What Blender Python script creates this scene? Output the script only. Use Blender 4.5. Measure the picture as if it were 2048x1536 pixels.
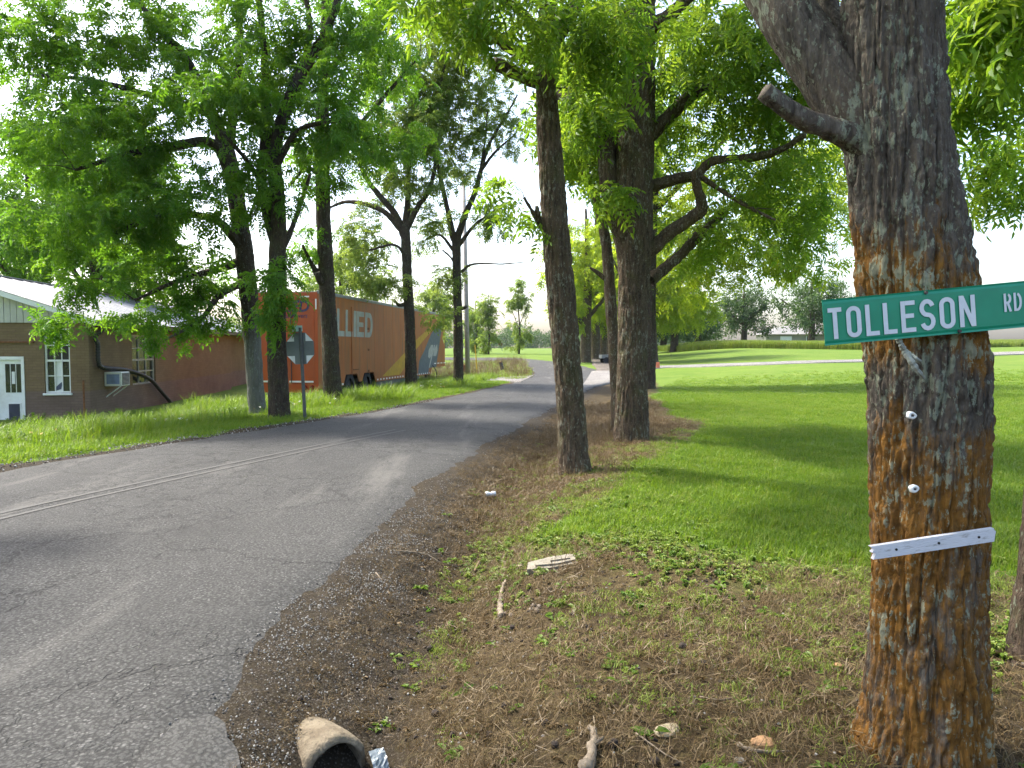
import bpy, math, random
import numpy as np
from mathutils import Vector, Matrix

for _o in list(bpy.data.objects):
    bpy.data.objects.remove(_o)
S = bpy.context.scene
COL = S.collection
R = math.radians

# ------------------------------------------------------------------ camera
FPX, HZ, CAMH = 1450.0, 696.0, 1.6          # focal length in photo pixels, horizon row, eye height
PITCH = math.atan((768 - HZ) / FPX)
cd = bpy.data.cameras.new('camera'); cam = bpy.data.objects.new('camera', cd); COL.objects.link(cam)
cam.location = (0, 0, CAMH); cam.rotation_euler = (math.pi / 2 - PITCH, 0, 0)
cd.sensor_width = 36; cd.lens = FPX / 2048 * 36; cd.clip_start = .05; cd.clip_end = 3000
S.camera = cam
# ------------------------------------------------------------------ sky, sun, exposure
SUN_EL, SUN_AZ = 55.0, 302.0                 # azimuth clockwise from +Y: ahead and to the left
w = bpy.data.worlds.new('World'); S.world = w; w.use_nodes = True
wn = w.node_tree.nodes; bg = wn['Background']
sky = wn.new('ShaderNodeTexSky'); sky.sky_type = 'NISHITA'; sky.sun_disc = False
sky.sun_elevation = R(SUN_EL); sky.sun_rotation = R(SUN_AZ)
sky.air_density = 1.0; sky.dust_density = 4.0; sky.ozone_density = 1.0
w.node_tree.links.new(sky.outputs[0], bg.inputs[0]); bg.inputs[1].default_value = .15
sl = bpy.data.lights.new('sun', 'SUN'); sun = bpy.data.objects.new('sun', sl); COL.objects.link(sun)
sl.energy = 2.5; sl.angle = R(4.5); sl.color = (1, .95, .86)
_sd = Vector((math.sin(R(SUN_AZ)) * math.cos(R(SUN_EL)), math.cos(R(SUN_AZ)) * math.cos(R(SUN_EL)), math.sin(R(SUN_EL))))
sun.rotation_euler = (-_sd).to_track_quat('-Z', 'Y').to_euler(); sun.location = _sd * 50
S.view_settings.view_transform = 'Standard'; S.view_settings.look = 'None'
S.view_settings.gamma = 1; S.view_settings.use_curve_mapping = False
S.view_settings.exposure = 2.0
S.cycles.max_bounces = 8; S.cycles.diffuse_bounces = 6; S.cycles.transmission_bounces = 6
S.cycles.transparent_max_bounces = 8; S.cycles.use_denoising = True
S.cycles.caustics_reflective = False; S.cycles.caustics_refractive = False

# ------------------------------------------------------------------ helpers: tags, noise, meshes
rng = np.random.default_rng(7)

def tag(o, label=None, cat=None, group=None, kind=None):
    for k, v in (('label', label), ('category', cat), ('group', group), ('kind', kind)):
        if v: o[k] = v
    return o

def empty(name, loc, rz=0, label=None, cat=None, group=None):
    o = bpy.data.objects.new(name, None); COL.objects.link(o)
    o.location = loc; o.rotation_euler = (0, 0, rz); o.empty_display_size = .2
    return tag(o, label, cat, group)

def sst(a, b, x):
    t = np.clip((np.asarray(x, float) - a) / (b - a), 0, 1); return t * t * (3 - 2 * t)

def _h(i, j, k, s):
    n = (i.astype(np.int64) * 374761393 + j.astype(np.int64) * 668265263 + k.astype(np.int64) * 2147483647 + s * 974711) & 0xffffffff
    n = ((n ^ (n >> 13)) * 1274126177) & 0xffffffff
    n = ((n ^ (n >> 16)) * 2246822519) & 0xffffffff
    return ((n ^ (n >> 15)) & 0xffffff) / float(0xffffff)

def vn(x, y, z=0, s=0):
    x, y, z = np.broadcast_arrays(np.asarray(x, float), np.asarray(y, float), np.asarray(z, float))
    i, j, k = np.floor(x), np.floor(y), np.floor(z)
    a, b, c = x - i, y - j, z - k
    a, b, c = (t * t * (3 - 2 * t) for t in (a, b, c))
    r = 0
    for di in (0, 1):
        for dj in (0, 1):
            for dk in (0, 1):
                r = r + _h(i + di, j + dj, k + dk, s) * (a if di else 1 - a) * (b if dj else 1 - b) * (c if dk else 1 - c)
    return r

def fbm(x, y, z=0, o=4, s=0):
    r, a, f, t = 0, .5, 1., 0
    for q in range(o):
        r = r + a * vn(np.asarray(x) * f, np.asarray(y) * f, np.asarray(z) * f, s + q); t += a; a *= .5; f *= 2.03
    return r / t

def mesh(name, V, F, smooth=False):
    me = bpy.data.meshes.new(name)
    V = np.asarray(V, float)
    if isinstance(F, np.ndarray):
        me.vertices.add(len(V)); me.vertices.foreach_set('co', V.ravel())
        n, k = F.shape
        me.loops.add(n * k); me.loops.foreach_set('vertex_index', F.astype(np.int32).ravel())
        me.polygons.add(n); me.polygons.foreach_set('loop_start', np.arange(0, n * k, k, dtype=np.int32))
        me.update(calc_edges=True)
    else:
        me.from_pydata([tuple(v) for v in V], [], [tuple(f) for f in F])
    if smooth:
        me.polygons.foreach_set('use_smooth', np.ones(len(me.polygons), bool))
    me.update()
    return me

def ob(name, me, mat=None, parent=None, loc=None, rot=None):
    o = bpy.data.objects.new(name, me); COL.objects.link(o)
    if mat is not None and not me.materials:
        for m in (mat if isinstance(mat, (list, tuple)) else [mat]): me.materials.append(m)
    if parent is not None: o.parent = parent
    if loc is not None: o.location = loc
    if rot is not None: o.rotation_euler = rot
    return o

class MB:
    """collects simple shapes into one mesh"""
    def __init__(s): s.V, s.F = [], []
    def add(s, V, F):
        b = len(s.V); s.V += [tuple(v) for v in V]; s.F += [tuple(i + b for i in f) for f in F]; return s
    def box(s, x0, x1, y0, y1, z0, z1, b=0):
        if b:                                            # chamfered box
            b = min(b, .45 * min(x1 - x0, y1 - y0, z1 - z0))
            V = []; idx = {}
            for i, (x, sx) in enumerate(((x0, 1), (x1, -1))):
                for j, (y, sy) in enumerate(((y0, 1), (y1, -1))):
                    for k, (z, sz) in enumerate(((z0, 1), (z1, -1))):
                        for a in range(3):
                            idx[i, j, k, a] = len(V)
                            V.append((x + (sx * b if a != 0 else 0), y + (sy * b if a != 1 else 0), z + (sz * b if a != 2 else 0)))
            F = []
            for i in (0, 1):
                F.append([idx[i, j, k, 0] for j, k in ((0, 0), (1, 0), (1, 1), (0, 1))])
                F.append([idx[j, i, k, 1] for j, k in ((0, 0), (1, 0), (1, 1), (0, 1))])
                F.append([idx[j, k, i, 2] for j, k in ((0, 0), (1, 0), (1, 1), (0, 1))])
            for p in (0, 1):
                for q in (0, 1):
                    F.append([idx[p, q, 0, 0], idx[p, q, 1, 0], idx[p, q, 1, 1], idx[p, q, 0, 1]])
                    F.append([idx[p, 0, q, 0], idx[p, 1, q, 0], idx[p, 1, q, 2], idx[p, 0, q, 2]])
                    F.append([idx[0, p, q, 1], idx[1, p, q, 1], idx[1, p, q, 2], idx[0, p, q, 2]])
                    for k in (0, 1): F.append([idx[p, q, k, a] for a in range(3)])
            return s.add(V, F)
        return s.add([(x0, y0, z0), (x1, y0, z0), (x1, y1, z0), (x0, y1, z0), (x0, y0, z1), (x1, y0, z1), (x1, y1, z1), (x0, y1, z1)],
                     [(0, 3, 2, 1), (4, 5, 6, 7), (0, 1, 5, 4), (1, 2, 6, 5), (2, 3, 7, 6), (3, 0, 4, 7)])
    def prism(s, poly, a, b, plane='xz'):
        """extrude a 2-D polygon along the third axis from a to b"""
        n = len(poly)
        def q(p, t): return (p[0], t, p[1]) if plane == 'xz' else ((p[0], p[1], t) if plane == 'xy' else (t, p[0], p[1]))
        V = [q(p, a) for p in poly] + [q(p, b) for p in poly]
        return s.add(V, [tuple(range(n)), tuple(range(2 * n - 1, n - 1, -1))] + [(i, i + n, (i + 1) % n + n, (i + 1) % n) for i in range(n)])
    def tube(s, pts, rad, n=8, cap=True):
        V, F = tube(np.array(pts, float), np.broadcast_to(np.array(rad, float), (len(pts),)), n, cap); return s.add(V, F)
    def mk(s, name, mat, parent=None, smooth=False, loc=None, rot=None):
        me = mesh(name, s.V, s.F, smooth)
        import bmesh
        bm = bmesh.new(); bm.from_mesh(me); bmesh.ops.recalc_face_normals(bm, faces=bm.faces); bm.to_mesh(me); bm.free()
        return ob(name, me, mat, parent, loc, rot)

def frames(P):
    T = np.gradient(P, axis=0); T /= np.linalg.norm(T, axis=1)[:, None] + 1e-9
    a = np.array([1., 0, 0]) if abs(T[0][0]) < .9 else np.array([0, 1., 0])
    A = np.zeros_like(P); a = a - T[0] * a.dot(T[0]); a /= np.linalg.norm(a); A[0] = a
    for i in range(1, len(P)):
        a = a - T[i] * a.dot(T[i]); a /= np.linalg.norm(a) + 1e-9; A[i] = a
    return T, A, np.cross(T, A)

def tube(P, r, n=8, cap=True):
    T, A, B = frames(P)
    th = np.linspace(0, 2 * math.pi, n, endpoint=False)
    V = P[:, None, :] + r[:, None, None] * (np.cos(th)[None, :, None] * A[:, None, :] + np.sin(th)[None, :, None] * B[:, None, :])
    m = len(P)
    i, j = np.meshgrid(np.arange(m - 1), np.arange(n), indexing='ij')
    F = np.stack([i * n + j, i * n + (j + 1) % n, (i + 1) * n + (j + 1) % n, (i + 1) * n + j], -1).reshape(-1, 4)
    F = [tuple(f) for f in F]
    if cap: F += [tuple(range(n - 1, -1, -1)), tuple(range((m - 1) * n, m * n))]
    return V.reshape(-1, 3), F

def spline(P, step):
    """Catmull-Rom resample of an n x k table"""
    P = np.asarray(P, float)
    if len(P) == 2:
        n = max(2, int(np.linalg.norm(P[1, :3] - P[0, :3]) / step) + 1)
        return P[0] + (P[1] - P[0]) * np.linspace(0, 1, n)[:, None]
    Q = np.vstack([2 * P[0] - P[1], P, 2 * P[-1] - P[-2]]); out = []
    for i in range(1, len(Q) - 2):
        n = max(2, int(np.linalg.norm(Q[i + 1, :3] - Q[i, :3]) / step) + 1)
        t = np.linspace(0, 1, n, endpoint=False)[:, None]
        a, b, c, d = Q[i - 1], Q[i], Q[i + 1], Q[i + 2]
        out.append(.5 * (2 * b + (c - a) * t + (2 * a - 5 * b + 4 * c - d) * t ** 2 + (3 * b - a - 3 * c + d) * t ** 3))
    return np.vstack(out + [P[-1:]])

# ------------------------------------------------------------------ terrain and pixel -> place
RD_L = [(-8.4, -30), (-7.9, -8), (-7.4, 2.8), (-7.15, 5.1), (-6.6, 9.3), (-5.82, 11.7), (-4.46, 15.3), (-3.01, 19.5), (-.6, 29.4),
        (1.0, 38), (1.35, 44), (1.2, 50), (.2, 57), (-1.0, 64), (-2.6, 70), (-6.5, 73.5), (-20, 75), (-70, 74)]
RD_R = [(-1.6, -30), (-1.2, -8), (-1.09, 2.8), (-1.1, 5.1), (-.70, 9.3), (-.25, 11.7), (.42, 15.3), (1.25, 19.5), (3.3, 29.4),
        (4.9, 38), (5.5, 44), (5.4, 51), (4.3, 59.5), (2.6, 67), (-.5, 75), (-6, 79.5), (-20, 81), (-70, 80)]
_ry = np.array([p[1] for p in RD_R[:10]]); _rx = np.array([p[0] for p in RD_R[:10]])
_ly = np.array([p[1] for p in RD_L[:11]]); _lx = np.array([p[0] for p in RD_L[:11]])
def xr(y): y = np.asarray(y, float); return np.where(y < 38, np.interp(y, _ry, _rx), 4.9 + .15 * (y - 38))
def xl(y): return np.interp(y, _ly, _lx)
def _itp(y, t):
    t = np.array(t, float); r = 0
    for d in (-6, -3, 0, 3, 6): r = r + np.interp(np.asarray(y) + d, t[:, 0], t[:, 1])
    return r / 5
def road_z(y): return _itp(y, [(-50, 0), (40, 0), (60, .35), (80, .65), (110, .9), (160, 1.2), (300, 1.45), (700, 1.5)])
def base_z(x, y):
    x, y = np.broadcast_arrays(np.asarray(x, float), np.asarray(y, float))
    z0 = road_z(y)
    zr_ = _itp(y, [(-50, .1), (10, .09), (20, .15), (40, .5), (58, 1.2), (80, 1.6), (120, 2.35), (200, 2.5), (350, 2.2), (700, 1.5)])
    zl_ = _itp(y, [(-50, -.4), (40, -.4), (60, -.1), (80, .6), (110, .9), (160, 1.2), (300, 1.45), (700, 1.5)])
    s = x - xr(y)
    wr = np.where(y < 25, sst(.8, 2.6, s), sst(1, 15, s)); k = sst(18, 30, y)
    wr = sst(.8, 2.6, s) * (1 - k) + sst(1, 15, s) * k
    wl = sst(1.0, 7.0, xl(y) - x)
    z = z0 + (zr_ - z0) * wr + (zl_ - z0) * wl
    dep = .20 * (1 - sst(11, 19, y)); c = .75 - .25 * (1 - sst(3, 5, y))
    z = z - dep * np.exp(-((s - c) / .42) ** 2)
    return z
def ground_z(x, y):
    x, y = np.broadcast_arrays(np.asarray(x, float), np.asarray(y, float))
    z = base_z(x, y)
    off = np.clip((np.maximum(x - xr(y), xl(y) - x) + .35) / .35, 0, 1) * (1 - sst(35, 50, y))
    z = z + off * (.05 * (fbm(x * .9, y * .9, 0, 3, 3) - .5) + .05 * (fbm(x * 5, y * 5, 0, 3, 5) - .5) + .012 * (vn(x * 13, y * 13, 0, 6) - .5))
    z = z - .16 * np.exp(-(((x + .60) / .20) ** 2 + ((y - 2.93) / .20) ** 2))          # washed out hollow before the drain pipe
    return z
_cp, _sp = math.cos(PITCH), math.sin(PITCH)
def ray(u, v):
    a, b = (u - 1024) / FPX, (768 - v) / FPX
    return np.array([a, _cp + b * _sp, -_sp + b * _cp])
def P(u, v, y):
    d = ray(u, v); return np.array([0, 0, CAMH]) + d * (y / d[1])
def G(u, v, f=base_z):
    d = ray(u, v); d = d / d[1]; a = None
    for y in np.concatenate([np.arange(1.5, 40, .25), np.arange(40, 500, 2)]):
        p = np.array([0, 0, CAMH]) + d * y
        if p[2] <= f(p[0], p[1]): break
        a = y
    lo, hi = (a or 1.2), y
    for _ in range(20):
        m = (lo + hi) / 2; p = np.array([0, 0, CAMH]) + d * m
        if p[2] <= f(p[0], p[1]): hi = m
        else: lo = m
    return np.array([0, 0, CAMH]) + d * hi
def gz(x, y): return float(ground_z(x, y))

# ------------------------------------------------------------------ materials
def newmat(name):
    m = bpy.data.materials.new(name); m.use_nodes = True; m.node_tree.nodes.clear(); return m
class T:
    def __init__(s, name):
        s.m = newmat(name); s.t = s.m.node_tree; s.o = s.t.nodes.new('ShaderNodeOutputMaterial')
    def n(s, typ, ins=None, out=0, **pr):
        x = s.t.nodes.new('ShaderNode' + typ)
        for k, v in pr.items(): setattr(x, k, v)
        for k, v in (ins or {}).items():
            k2 = x.inputs[k]
            if isinstance(v, bpy.types.NodeSocket): s.t.links.new(v, k2)
            elif v is not None:
                if k2.type == 'RGBA' and len(v) == 3: v = (*v, 1)
                k2.default_value = v
        return x.outputs[out] if out is not None else x
    def co(s, scale=(1, 1, 1), kind='Object'):
        c = s.n('TexCoord', out=None).outputs[kind]
        return s.n('Mapping', {'Vector': c, 'Scale': scale})
    def noise(s, v, sc, det=4, rough=.55, out=0, dist=0):
        return s.n('TexNoise', {'Vector': v, 'Scale': sc, 'Detail': det, 'Roughness': rough, 'Distortion': dist}, out)
    def ramp(s, f, a, b, c0=0., c1=1.):
        return s.n('MapRange', {'Value': f, 'From Min': a, 'From Max': b, 'To Min': c0, 'To Max': c1})
    def mix(s, f, a, b, bt='MIX'):
        x = s.t.nodes.new('ShaderNodeMix'); x.data_type = 'RGBA'; x.blend_type = bt; x.clamp_factor = True
        for k, v in ((0, f), (6, a), (7, b)):
            if isinstance(v, bpy.types.NodeSocket): s.t.links.new(v, x.inputs[k])
            else: x.inputs[k].default_value = (*v, 1) if k else v
        return x.outputs[2]
    def math(s, op, a, b=0., c=None):
        ins = {0: a, 1: b}
        if c is not None: ins[2] = c
        return s.n('Math', ins, operation=op)
    def attr(s, name, out='Fac'): 
        return s.n('Attribute', out=None, attribute_name=name).outputs[out]
    def bump(s, h, st=.5, d=.02, nrm=None):
        return s.n('Bump', {'Height': h, 'Strength': st, 'Distance': d, 'Normal': nrm})
    def pbr(s, col, rough=.8, nrm=None, metal=0., spec=.4, **kw):
        ins = {'Base Color': col, 'Roughness': rough, 'Metallic': metal, 'Specular IOR Level': spec, 'Normal': nrm}; ins.update(kw)
        b = s.n('BsdfPrincipled', ins)
        s.t.links.new(b, s.o.inputs[0]); return s.m

def simple(name, col, rough=.7, var=.25, sc=6., metal=0., bump=.15, spec=.4, dirt=None, dirt_amt=.5, bsc=40):
    t = T(name); v = t.co()
    n1 = t.noise(v, sc, 5, .6); n2 = t.noise(v, bsc, 3, .6)
    c = t.mix(t.ramp(n1, .3, .7), tuple(x * (1 - var) for x in col), tuple(min(1, x * (1 + var)) for x in col))
    if dirt: c = t.mix(t.math('MULTIPLY', t.ramp(t.noise(v, sc * .6, 6, .7), .48, .72), dirt_amt), c, dirt)
    return t.pbr(c, t.ramp(n2, .2, .8, rough * .85, min(1, rough * 1.1)), t.bump(n2, bump, .01), metal, spec)

def bark(name, dark, light, lichen=(.27, .33, .26), lich=.5, orange=0., moss=0., sc=1., pale=None):
    t = T(name); v = t.co()
    vs = t.co((1, 1, .16)); vm = t.co((1, 1, .45))
    ridge = t.noise(vs, 34 * sc, 5, .65, dist=.4)
    fine = t.noise(vm, 90 * sc, 4, .6)
    c = t.mix(t.ramp(ridge, .35, .66), dark, light)
    c = t.mix(t.ramp(fine, .45, .75, 0, .5), c, tuple(x * .55 for x in dark))
    c = t.mix(t.math('MULTIPLY', t.ramp(t.noise(v, 3.1, 3), .45, .65), .55), c, tuple(a * .6 + b * .4 * f for a, b, f in zip(light, dark, (1.25, .9, .7))))
    if orange:
        g = t.attr('orange')
        big = t.noise(vm, 5.0, 5, .68)
        o = t.math('ADD', big, t.ramp(t.noise(vs, 24, 5, .75), .2, .8, -.26, .26))
        o = t.math('ADD', o, t.ramp(g, 0, 1, -.42, .11))
        om = t.ramp(o, .43, .60)
        oc = t.mix(t.ramp(t.noise(v, 22, 4), .3, .7), (.105, .052, .014), (.25, .115, .022))
        c = t.mix(t.math('MULTIPLY', om, orange), c, oc)
    if pale:                                             # whitish lower trunk up to this height
        z = t.n('SeparateXYZ', {0: v}, 2)
        pm = t.ramp(t.math('ADD', z, t.ramp(t.noise(v, 3, 4), 0, 1, -.5, .5)), pale + .25, pale - .2)
        c = t.mix(t.math('MULTIPLY', pm, .75), c, t.mix(ridge, (.09, .09, .078), (.24, .24, .21)))
    if moss:
        c = t.mix(t.math('MULTIPLY', t.ramp(t.noise(v, 4, 4), .5, .66), moss), c, (.07, .085, .02))
    if lich:
        l1 = t.math('ADD', t.noise(vm, 30, 5, .7), t.ramp(t.noise(v, 3.3, 3), .3, .7, -.1, .07))
        lm = t.ramp(l1, .6 - .09 * lich, .625 - .09 * lich)
        l2 = t.ramp(t.noise(t.co((1, 1, .6)), 60, 3), .6, .66)
        lc = t.mix(t.ramp(t.noise(v, 30, 3), .35, .65), lichen, tuple(x * 1.35 for x in lichen))
        c = t.mix(t.math('MULTIPLY', t.math('MAXIMUM', lm, t.math('MULTIPLY', l2, .6)), min(1, .5 + lich * .45)), c, lc)
    hgt = t.math('ADD', t.math('MULTIPLY', ridge, 1.), t.math('MULTIPLY', fine, .35))
    return t.pbr(c, .92, t.bump(hgt, .9, .03 / sc), spec=.15)

def leafmat(name, c0, c1, tr0, tr1, tfac=.45, yellow=(.30, .33, .03), yam=.12):
    t = T(name)
    rnd = t.n('ObjectInfo', out=None).outputs['Random']; a = t.attr('lv')
    f = t.math('ADD', t.math('MULTIPLY', rnd, .6), t.math('MULTIPLY', a, .4))
    col = t.mix(f, c0, c1); trc = t.mix(f, tr0, tr1)
    y = t.ramp(t.math('ADD', t.math('MULTIPLY', a, .5), t.math('MULTIPLY', rnd, .5)), .8, .9, 0, yam)
    col = t.mix(y, col, yellow); trc = t.mix(y, trc, tuple(min(1, 1.3 * q) for q in yellow))
    d = t.n('BsdfPrincipled', {'Base Color': col, 'Roughness': .5, 'Specular IOR Level': .3})
    r = t.n('BsdfTranslucent', {'Color': trc})
    m = t.n('MixShader', {0: tfac, 1: d, 2: r}); t.t.links.new(m, t.o.inputs[0]); return t.m

M = {}
M['leaf_near'] = leafmat('leaf_near', (.06, .15, .010), (.115, .215, .018), (.18, .36, .02), (.36, .48, .03), .52)
M['leaf_left'] = leafmat('leaf_left', (.040, .125, .010), (.085, .185, .014), (.13, .32, .014), (.25, .44, .02), .48, yam=.05)
M['leaf_pale'] = leafmat('leaf_pale', (.065, .13, .018), (.12, .19, .03), (.20, .32, .04), (.34, .42, .06), .5)
M['leaf_far'] = leafmat('leaf_far', (.085, .17, .012), (.16, .245, .018), (.30, .43, .02), (.50, .58, .03), .6, yam=.3)
M['leaf_dark'] = leafmat('leaf_dark', (.028, .07, .018), (.06, .115, .025), (.06, .13, .02), (.12, .20, .03), .35, yam=.0)
M['bark_near'] = bark('bark_near', (.048, .039, .031), (.165, .138, .108), (.225, .245, .175), .44, orange=.97)
M['bark_grey'] = bark('bark_grey', (.042, .030, .020), (.135, .098, .066), (.20, .20, .15), .36, moss=.3, sc=.8)
M['bark_dark'] = bark('bark_dark', (.030, .022, .016), (.085, .062, .045), (.13, .15, .11), .2, moss=.3, sc=.7)
M['bark_pale'] = bark('bark_pale', (.030, .022, .016), (.085, .062, .045), (.20, .22, .19), .3, sc=.7, pale=2.1)
M['wood_cut'] = simple('wood_cut', (.13, .10, .07), .8, .2, 9)
M['twig'] = simple('twig', (.10, .075, .05), .85, .3, 12)
M['paint_white'] = simple('paint_white', (.72, .72, .70), .55, .06, 4, dirt=(.35, .30, .24), dirt_amt=.35)
M['glass'] = simple('glass', (.018, .02, .022), .12, .3, 2, bump=.02, spec=.6)
# ------------------------------------------------------------------ the setting: ground, road, drives
_bx = [(-9., 3.0), (.2, 6.4), (1., 5.6), (1.7, 5.0), (2.5, 4.6), (4, 4.3), (12, 3.8)]
_by = [(-5, .2), (6.2, .3), (8.8, 1.35), (12, 2.75), (14, 3.6), (16, 3.5), (22, 4.2), (30, 6.0), (40, 7.6), (60, 11), (120, 20), (300, 40)]
def lawn_d(x, y):
    """rough distance inside the mown lawn's edge (positive inside)"""
    a = y - np.interp(x, [p[0] for p in _bx], [p[1] for p in _bx])
    b = x - np.interp(y, [p[0] for p in _by], [p[1] for p in _by])
    b = np.where(b < 0, 2.3 * b, b)
    return np.minimum(a, b) + .9 * (fbm(x * .9, y * .9, 0, 3, 11) - .5) + .45 * (fbm(x * 4, y * 4, 0, 3, 12) - .5)
def left_d(x, y): return (xl(y) - x) + .35 * (fbm(x * 1.2, y * 1.2, 0, 3, 13) - .5)
def poly_in(px, py, poly):
    r = np.zeros(px.shape, bool); n = len(poly)
    for i in range(n):
        (x0, y0), (x1, y1) = poly[i], poly[(i + 1) % n]
        if y0 == y1: continue
        c = ((y0 > py) != (y1 > py)) & (px < (x1 - x0) * (py - y0) / (y1 - y0) + x0); r ^= c
    return r
def axis(lo, hi, fine0, fine1, h, grow=1.09, hmax=12):
    a = list(np.arange(fine0, fine1, h)); s = h; q = a[-1]
    while q < hi: s = min(s * grow, hmax); q += s; a.append(q)
    s = h; q = a[0]
    while q > lo: s = min(s * grow, hmax); q -= s; a.insert(0, q)
    return np.array(a)
gx = axis(-420, 420, -2.2, 5.2, .05); gy = axis(-40, 620, 1.6, 11.5, .05)
GX, GY = np.meshgrid(gx, gy, indexing='ij')
GZ = ground_z(GX, GY)
nx, ny = GX.shape
i, j = np.meshgrid(np.arange(nx - 1), np.arange(ny - 1), indexing='ij')
GF = np.stack([i * ny + j, (i + 1) * ny + j, (i + 1) * ny + j + 1, i * ny + j + 1], -1).reshape(-1, 4)
gm = mesh('ground', np.stack([GX, GY, GZ], -1).reshape(-1, 3), GF, True)
def setattr_(me, name, val):
    a = me.attributes.new(name, 'FLOAT', 'POINT'); a.data.foreach_set('value', np.asarray(val, np.float32).ravel())
ld = lawn_d(GX, GY); lf = left_d(GX, GY)
lawn = np.maximum(sst(-.35, .5, ld), sst(.15, .55, lf) * (GY < 300))
farin = (GY > 52) & (GX < xr(GY) + 2)
lawn = np.maximum(lawn, np.where(GY > 48, 1., 0) * (GX < xr(GY) + 1))
setattr_(gm, 'lawn', lawn)
setattr_(gm, 'weed', np.clip(sst(-1.6, .1, ld), 0, 1) * (GY < 30))
s_ = GX - xr(GY)
setattr_(gm, 'grit', np.clip(1.25 - np.abs(s_ - .05) / (.32 + .28 * (1 - sst(4.5, 7, GY)) + .35 * fbm(GX * 2, GY * 2, 0, 3, 9)), 0, 1) * (GY < 40) + np.clip(1 - np.abs(xl(GY) - GX - .05) / (.30 + .55 * (1 - sst(11, 14, GY))), 0, 1) * (GY < 45))
setattr_(gm, 'dry', sst(.9, 2.0, s_) * (1 - sst(-.4, .4, ld)) * sst(4, 7, GY) * (GY < 34))
t = T('ground'); v = t.co(kind='Object')
n1 = t.noise(v, .35, 5, .6); n2 = t.noise(v, 2.4, 5, .6); n3 = t.noise(v, 22, 4, .7); n4 = t.noise(v, 90, 3, .7)
soil = t.mix(t.ramp(n2, .3, .7), (.026, .019, .011), (.058, .042, .023))
soil = t.mix(t.ramp(n3, .48, .66, 0, .8), soil, (.082, .064, .028))
soil = t.mix(t.ramp(n4, .6, .7, 0, .6), soil, (.016, .012, .008))
soil = t.mix(t.math('MULTIPLY', t.attr('dry'), t.ramp(n3, .35, .6, .3, .9)), soil, (.135, .094, .043))
wc = t.mix(t.ramp(n3, .3, .7), (.045, .065, .014), (.095, .115, .025))
soil = t.mix(t.math('MULTIPLY', t.attr('weed'), t.ramp(n2, .42, .62, 0, .75)), soil, wc)
peb = t.n('TexVoronoi', {'Vector': v, 'Scale': 85}, None)
gcol = t.mix(t.ramp(t.n('SeparateColor', {0: peb.outputs['Color']}), .25, .8), (.03, .026, .021), (.10, .09, .078))
gcol = t.mix(t.ramp(peb.outputs['Distance'], .25, .5), gcol, (.022, .018, .014))
soil = t.mix(t.ramp(t.math('ADD', t.attr('grit'), t.ramp(n2, 0, 1, -.3, .3)), .3, .75, 0, .75), soil, gcol)
g1 = t.mix(t.ramp(n1, .35, .65), (.062, .118, .012), (.098, .152, .02))
g1 = t.mix(t.ramp(n2, .4, .7, 0, .5), g1, (.13, .17, .028))
g1 = t.mix(t.ramp(n3, .4, .75, 0, .35), g1, (.06, .10, .016))
g1 = t.mix(t.ramp(t.noise(v, .8, 5, .7), .54, .7, 0, .45), g1, (.16, .165, .05))
col = t.mix(t.ramp(t.math('ADD', t.attr('lawn'), t.ramp(n3, 0, 1, -.25, .25)), .35, .65), soil, g1)
hgt = t.math('ADD', t.math('MULTIPLY', n3, .6), t.math('MULTIPLY', n4, .4))
tag(ob('ground', gm, t.pbr(col, .95, t.bump(hgt, .8, .03), spec=.1)), 'open ground of lawn, bare verge and fields', None, None, 'structure')

def ribbon(name, L, Rr, nl, dz, step, jitter, mat, kind='structure', skirt=.07, seed=1, label=None, crown=0., feather=0.):
    A = spline(np.hstack([np.array(L, float), np.array(Rr, float)]) if True else None, step)
    # resample on the four coordinates together
    n = len(A); q = np.linspace(0, 1, nl)
    if feather: q = np.concatenate([[0, .008, .02, .035], np.linspace(.06, .9, nl), [.92, .935, .95, .965, .975, .985, .992, 1]]); nl = len(q)
    tt = np.arange(n) * .37
    jl = jitter * (fbm(A[:, 0] * 1.3, A[:, 1] * 1.3, 0, 6, seed) - .5) * 2 + .4 * jitter * (fbm(A[:, 0] * 7, A[:, 1] * 7, 0, 3, seed) - .5)
    jr = jitter * (fbm(A[:, 2] * 1.3, A[:, 3] * 1.3, 7, 6, seed) - .5) * 2 + .9 * jitter * (fbm(A[:, 2] * 6, A[:, 3] * 6, 0, 4, seed) - .5)
    d = A[:, 2:] - A[:, :2]; d /= np.linalg.norm(d, axis=1)[:, None]
    Lp, Rp = A[:, :2] + d * jl[:, None], A[:, 2:] + d * jr[:, None]
    XY = Lp[:, None, :] + (Rp - Lp)[:, None, :] * q[None, :, None]
    Z = np.where(True, base_z(XY[..., 0], XY[..., 1]), 0)
    sN = np.abs(XY[..., 0] - xr(XY[..., 1])) < 1e9
    Z = Z + dz + crown * (1 - (2 * q[None, :] - 1) ** 2) * np.ones_like(Z)
    if feather: Z = Z - feather * (sst(.925, 1, q) + .8 * sst(.035, 0, q))[None, :] * (1 - sst(18, 30, XY[..., 1]))
    V = np.concatenate([XY, Z[..., None]], -1)
    sk0 = V[:, :1].copy(); sk1 = V[:, -1:].copy()
    sk0[..., :2] -= d[:, None] * .02; sk1[..., :2] += d[:, None] * .02
    sk0[..., 2] -= skirt; sk1[..., 2] -= skirt
    V = np.concatenate([sk0, V, sk1], 1); m = nl + 2
    i, j = np.meshgrid(np.arange(n - 1), np.arange(m - 1), indexing='ij')
    F = np.stack([i * m + j, i * m + j + 1, (i + 1) * m + j + 1, (i + 1) * m + j], -1).reshape(-1, 4)
    me = mesh(name, V.reshape(-1, 3), F)
    o = ob(name, me, mat)
    if kind: tag(o, label, None, None, kind)
    return o

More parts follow.
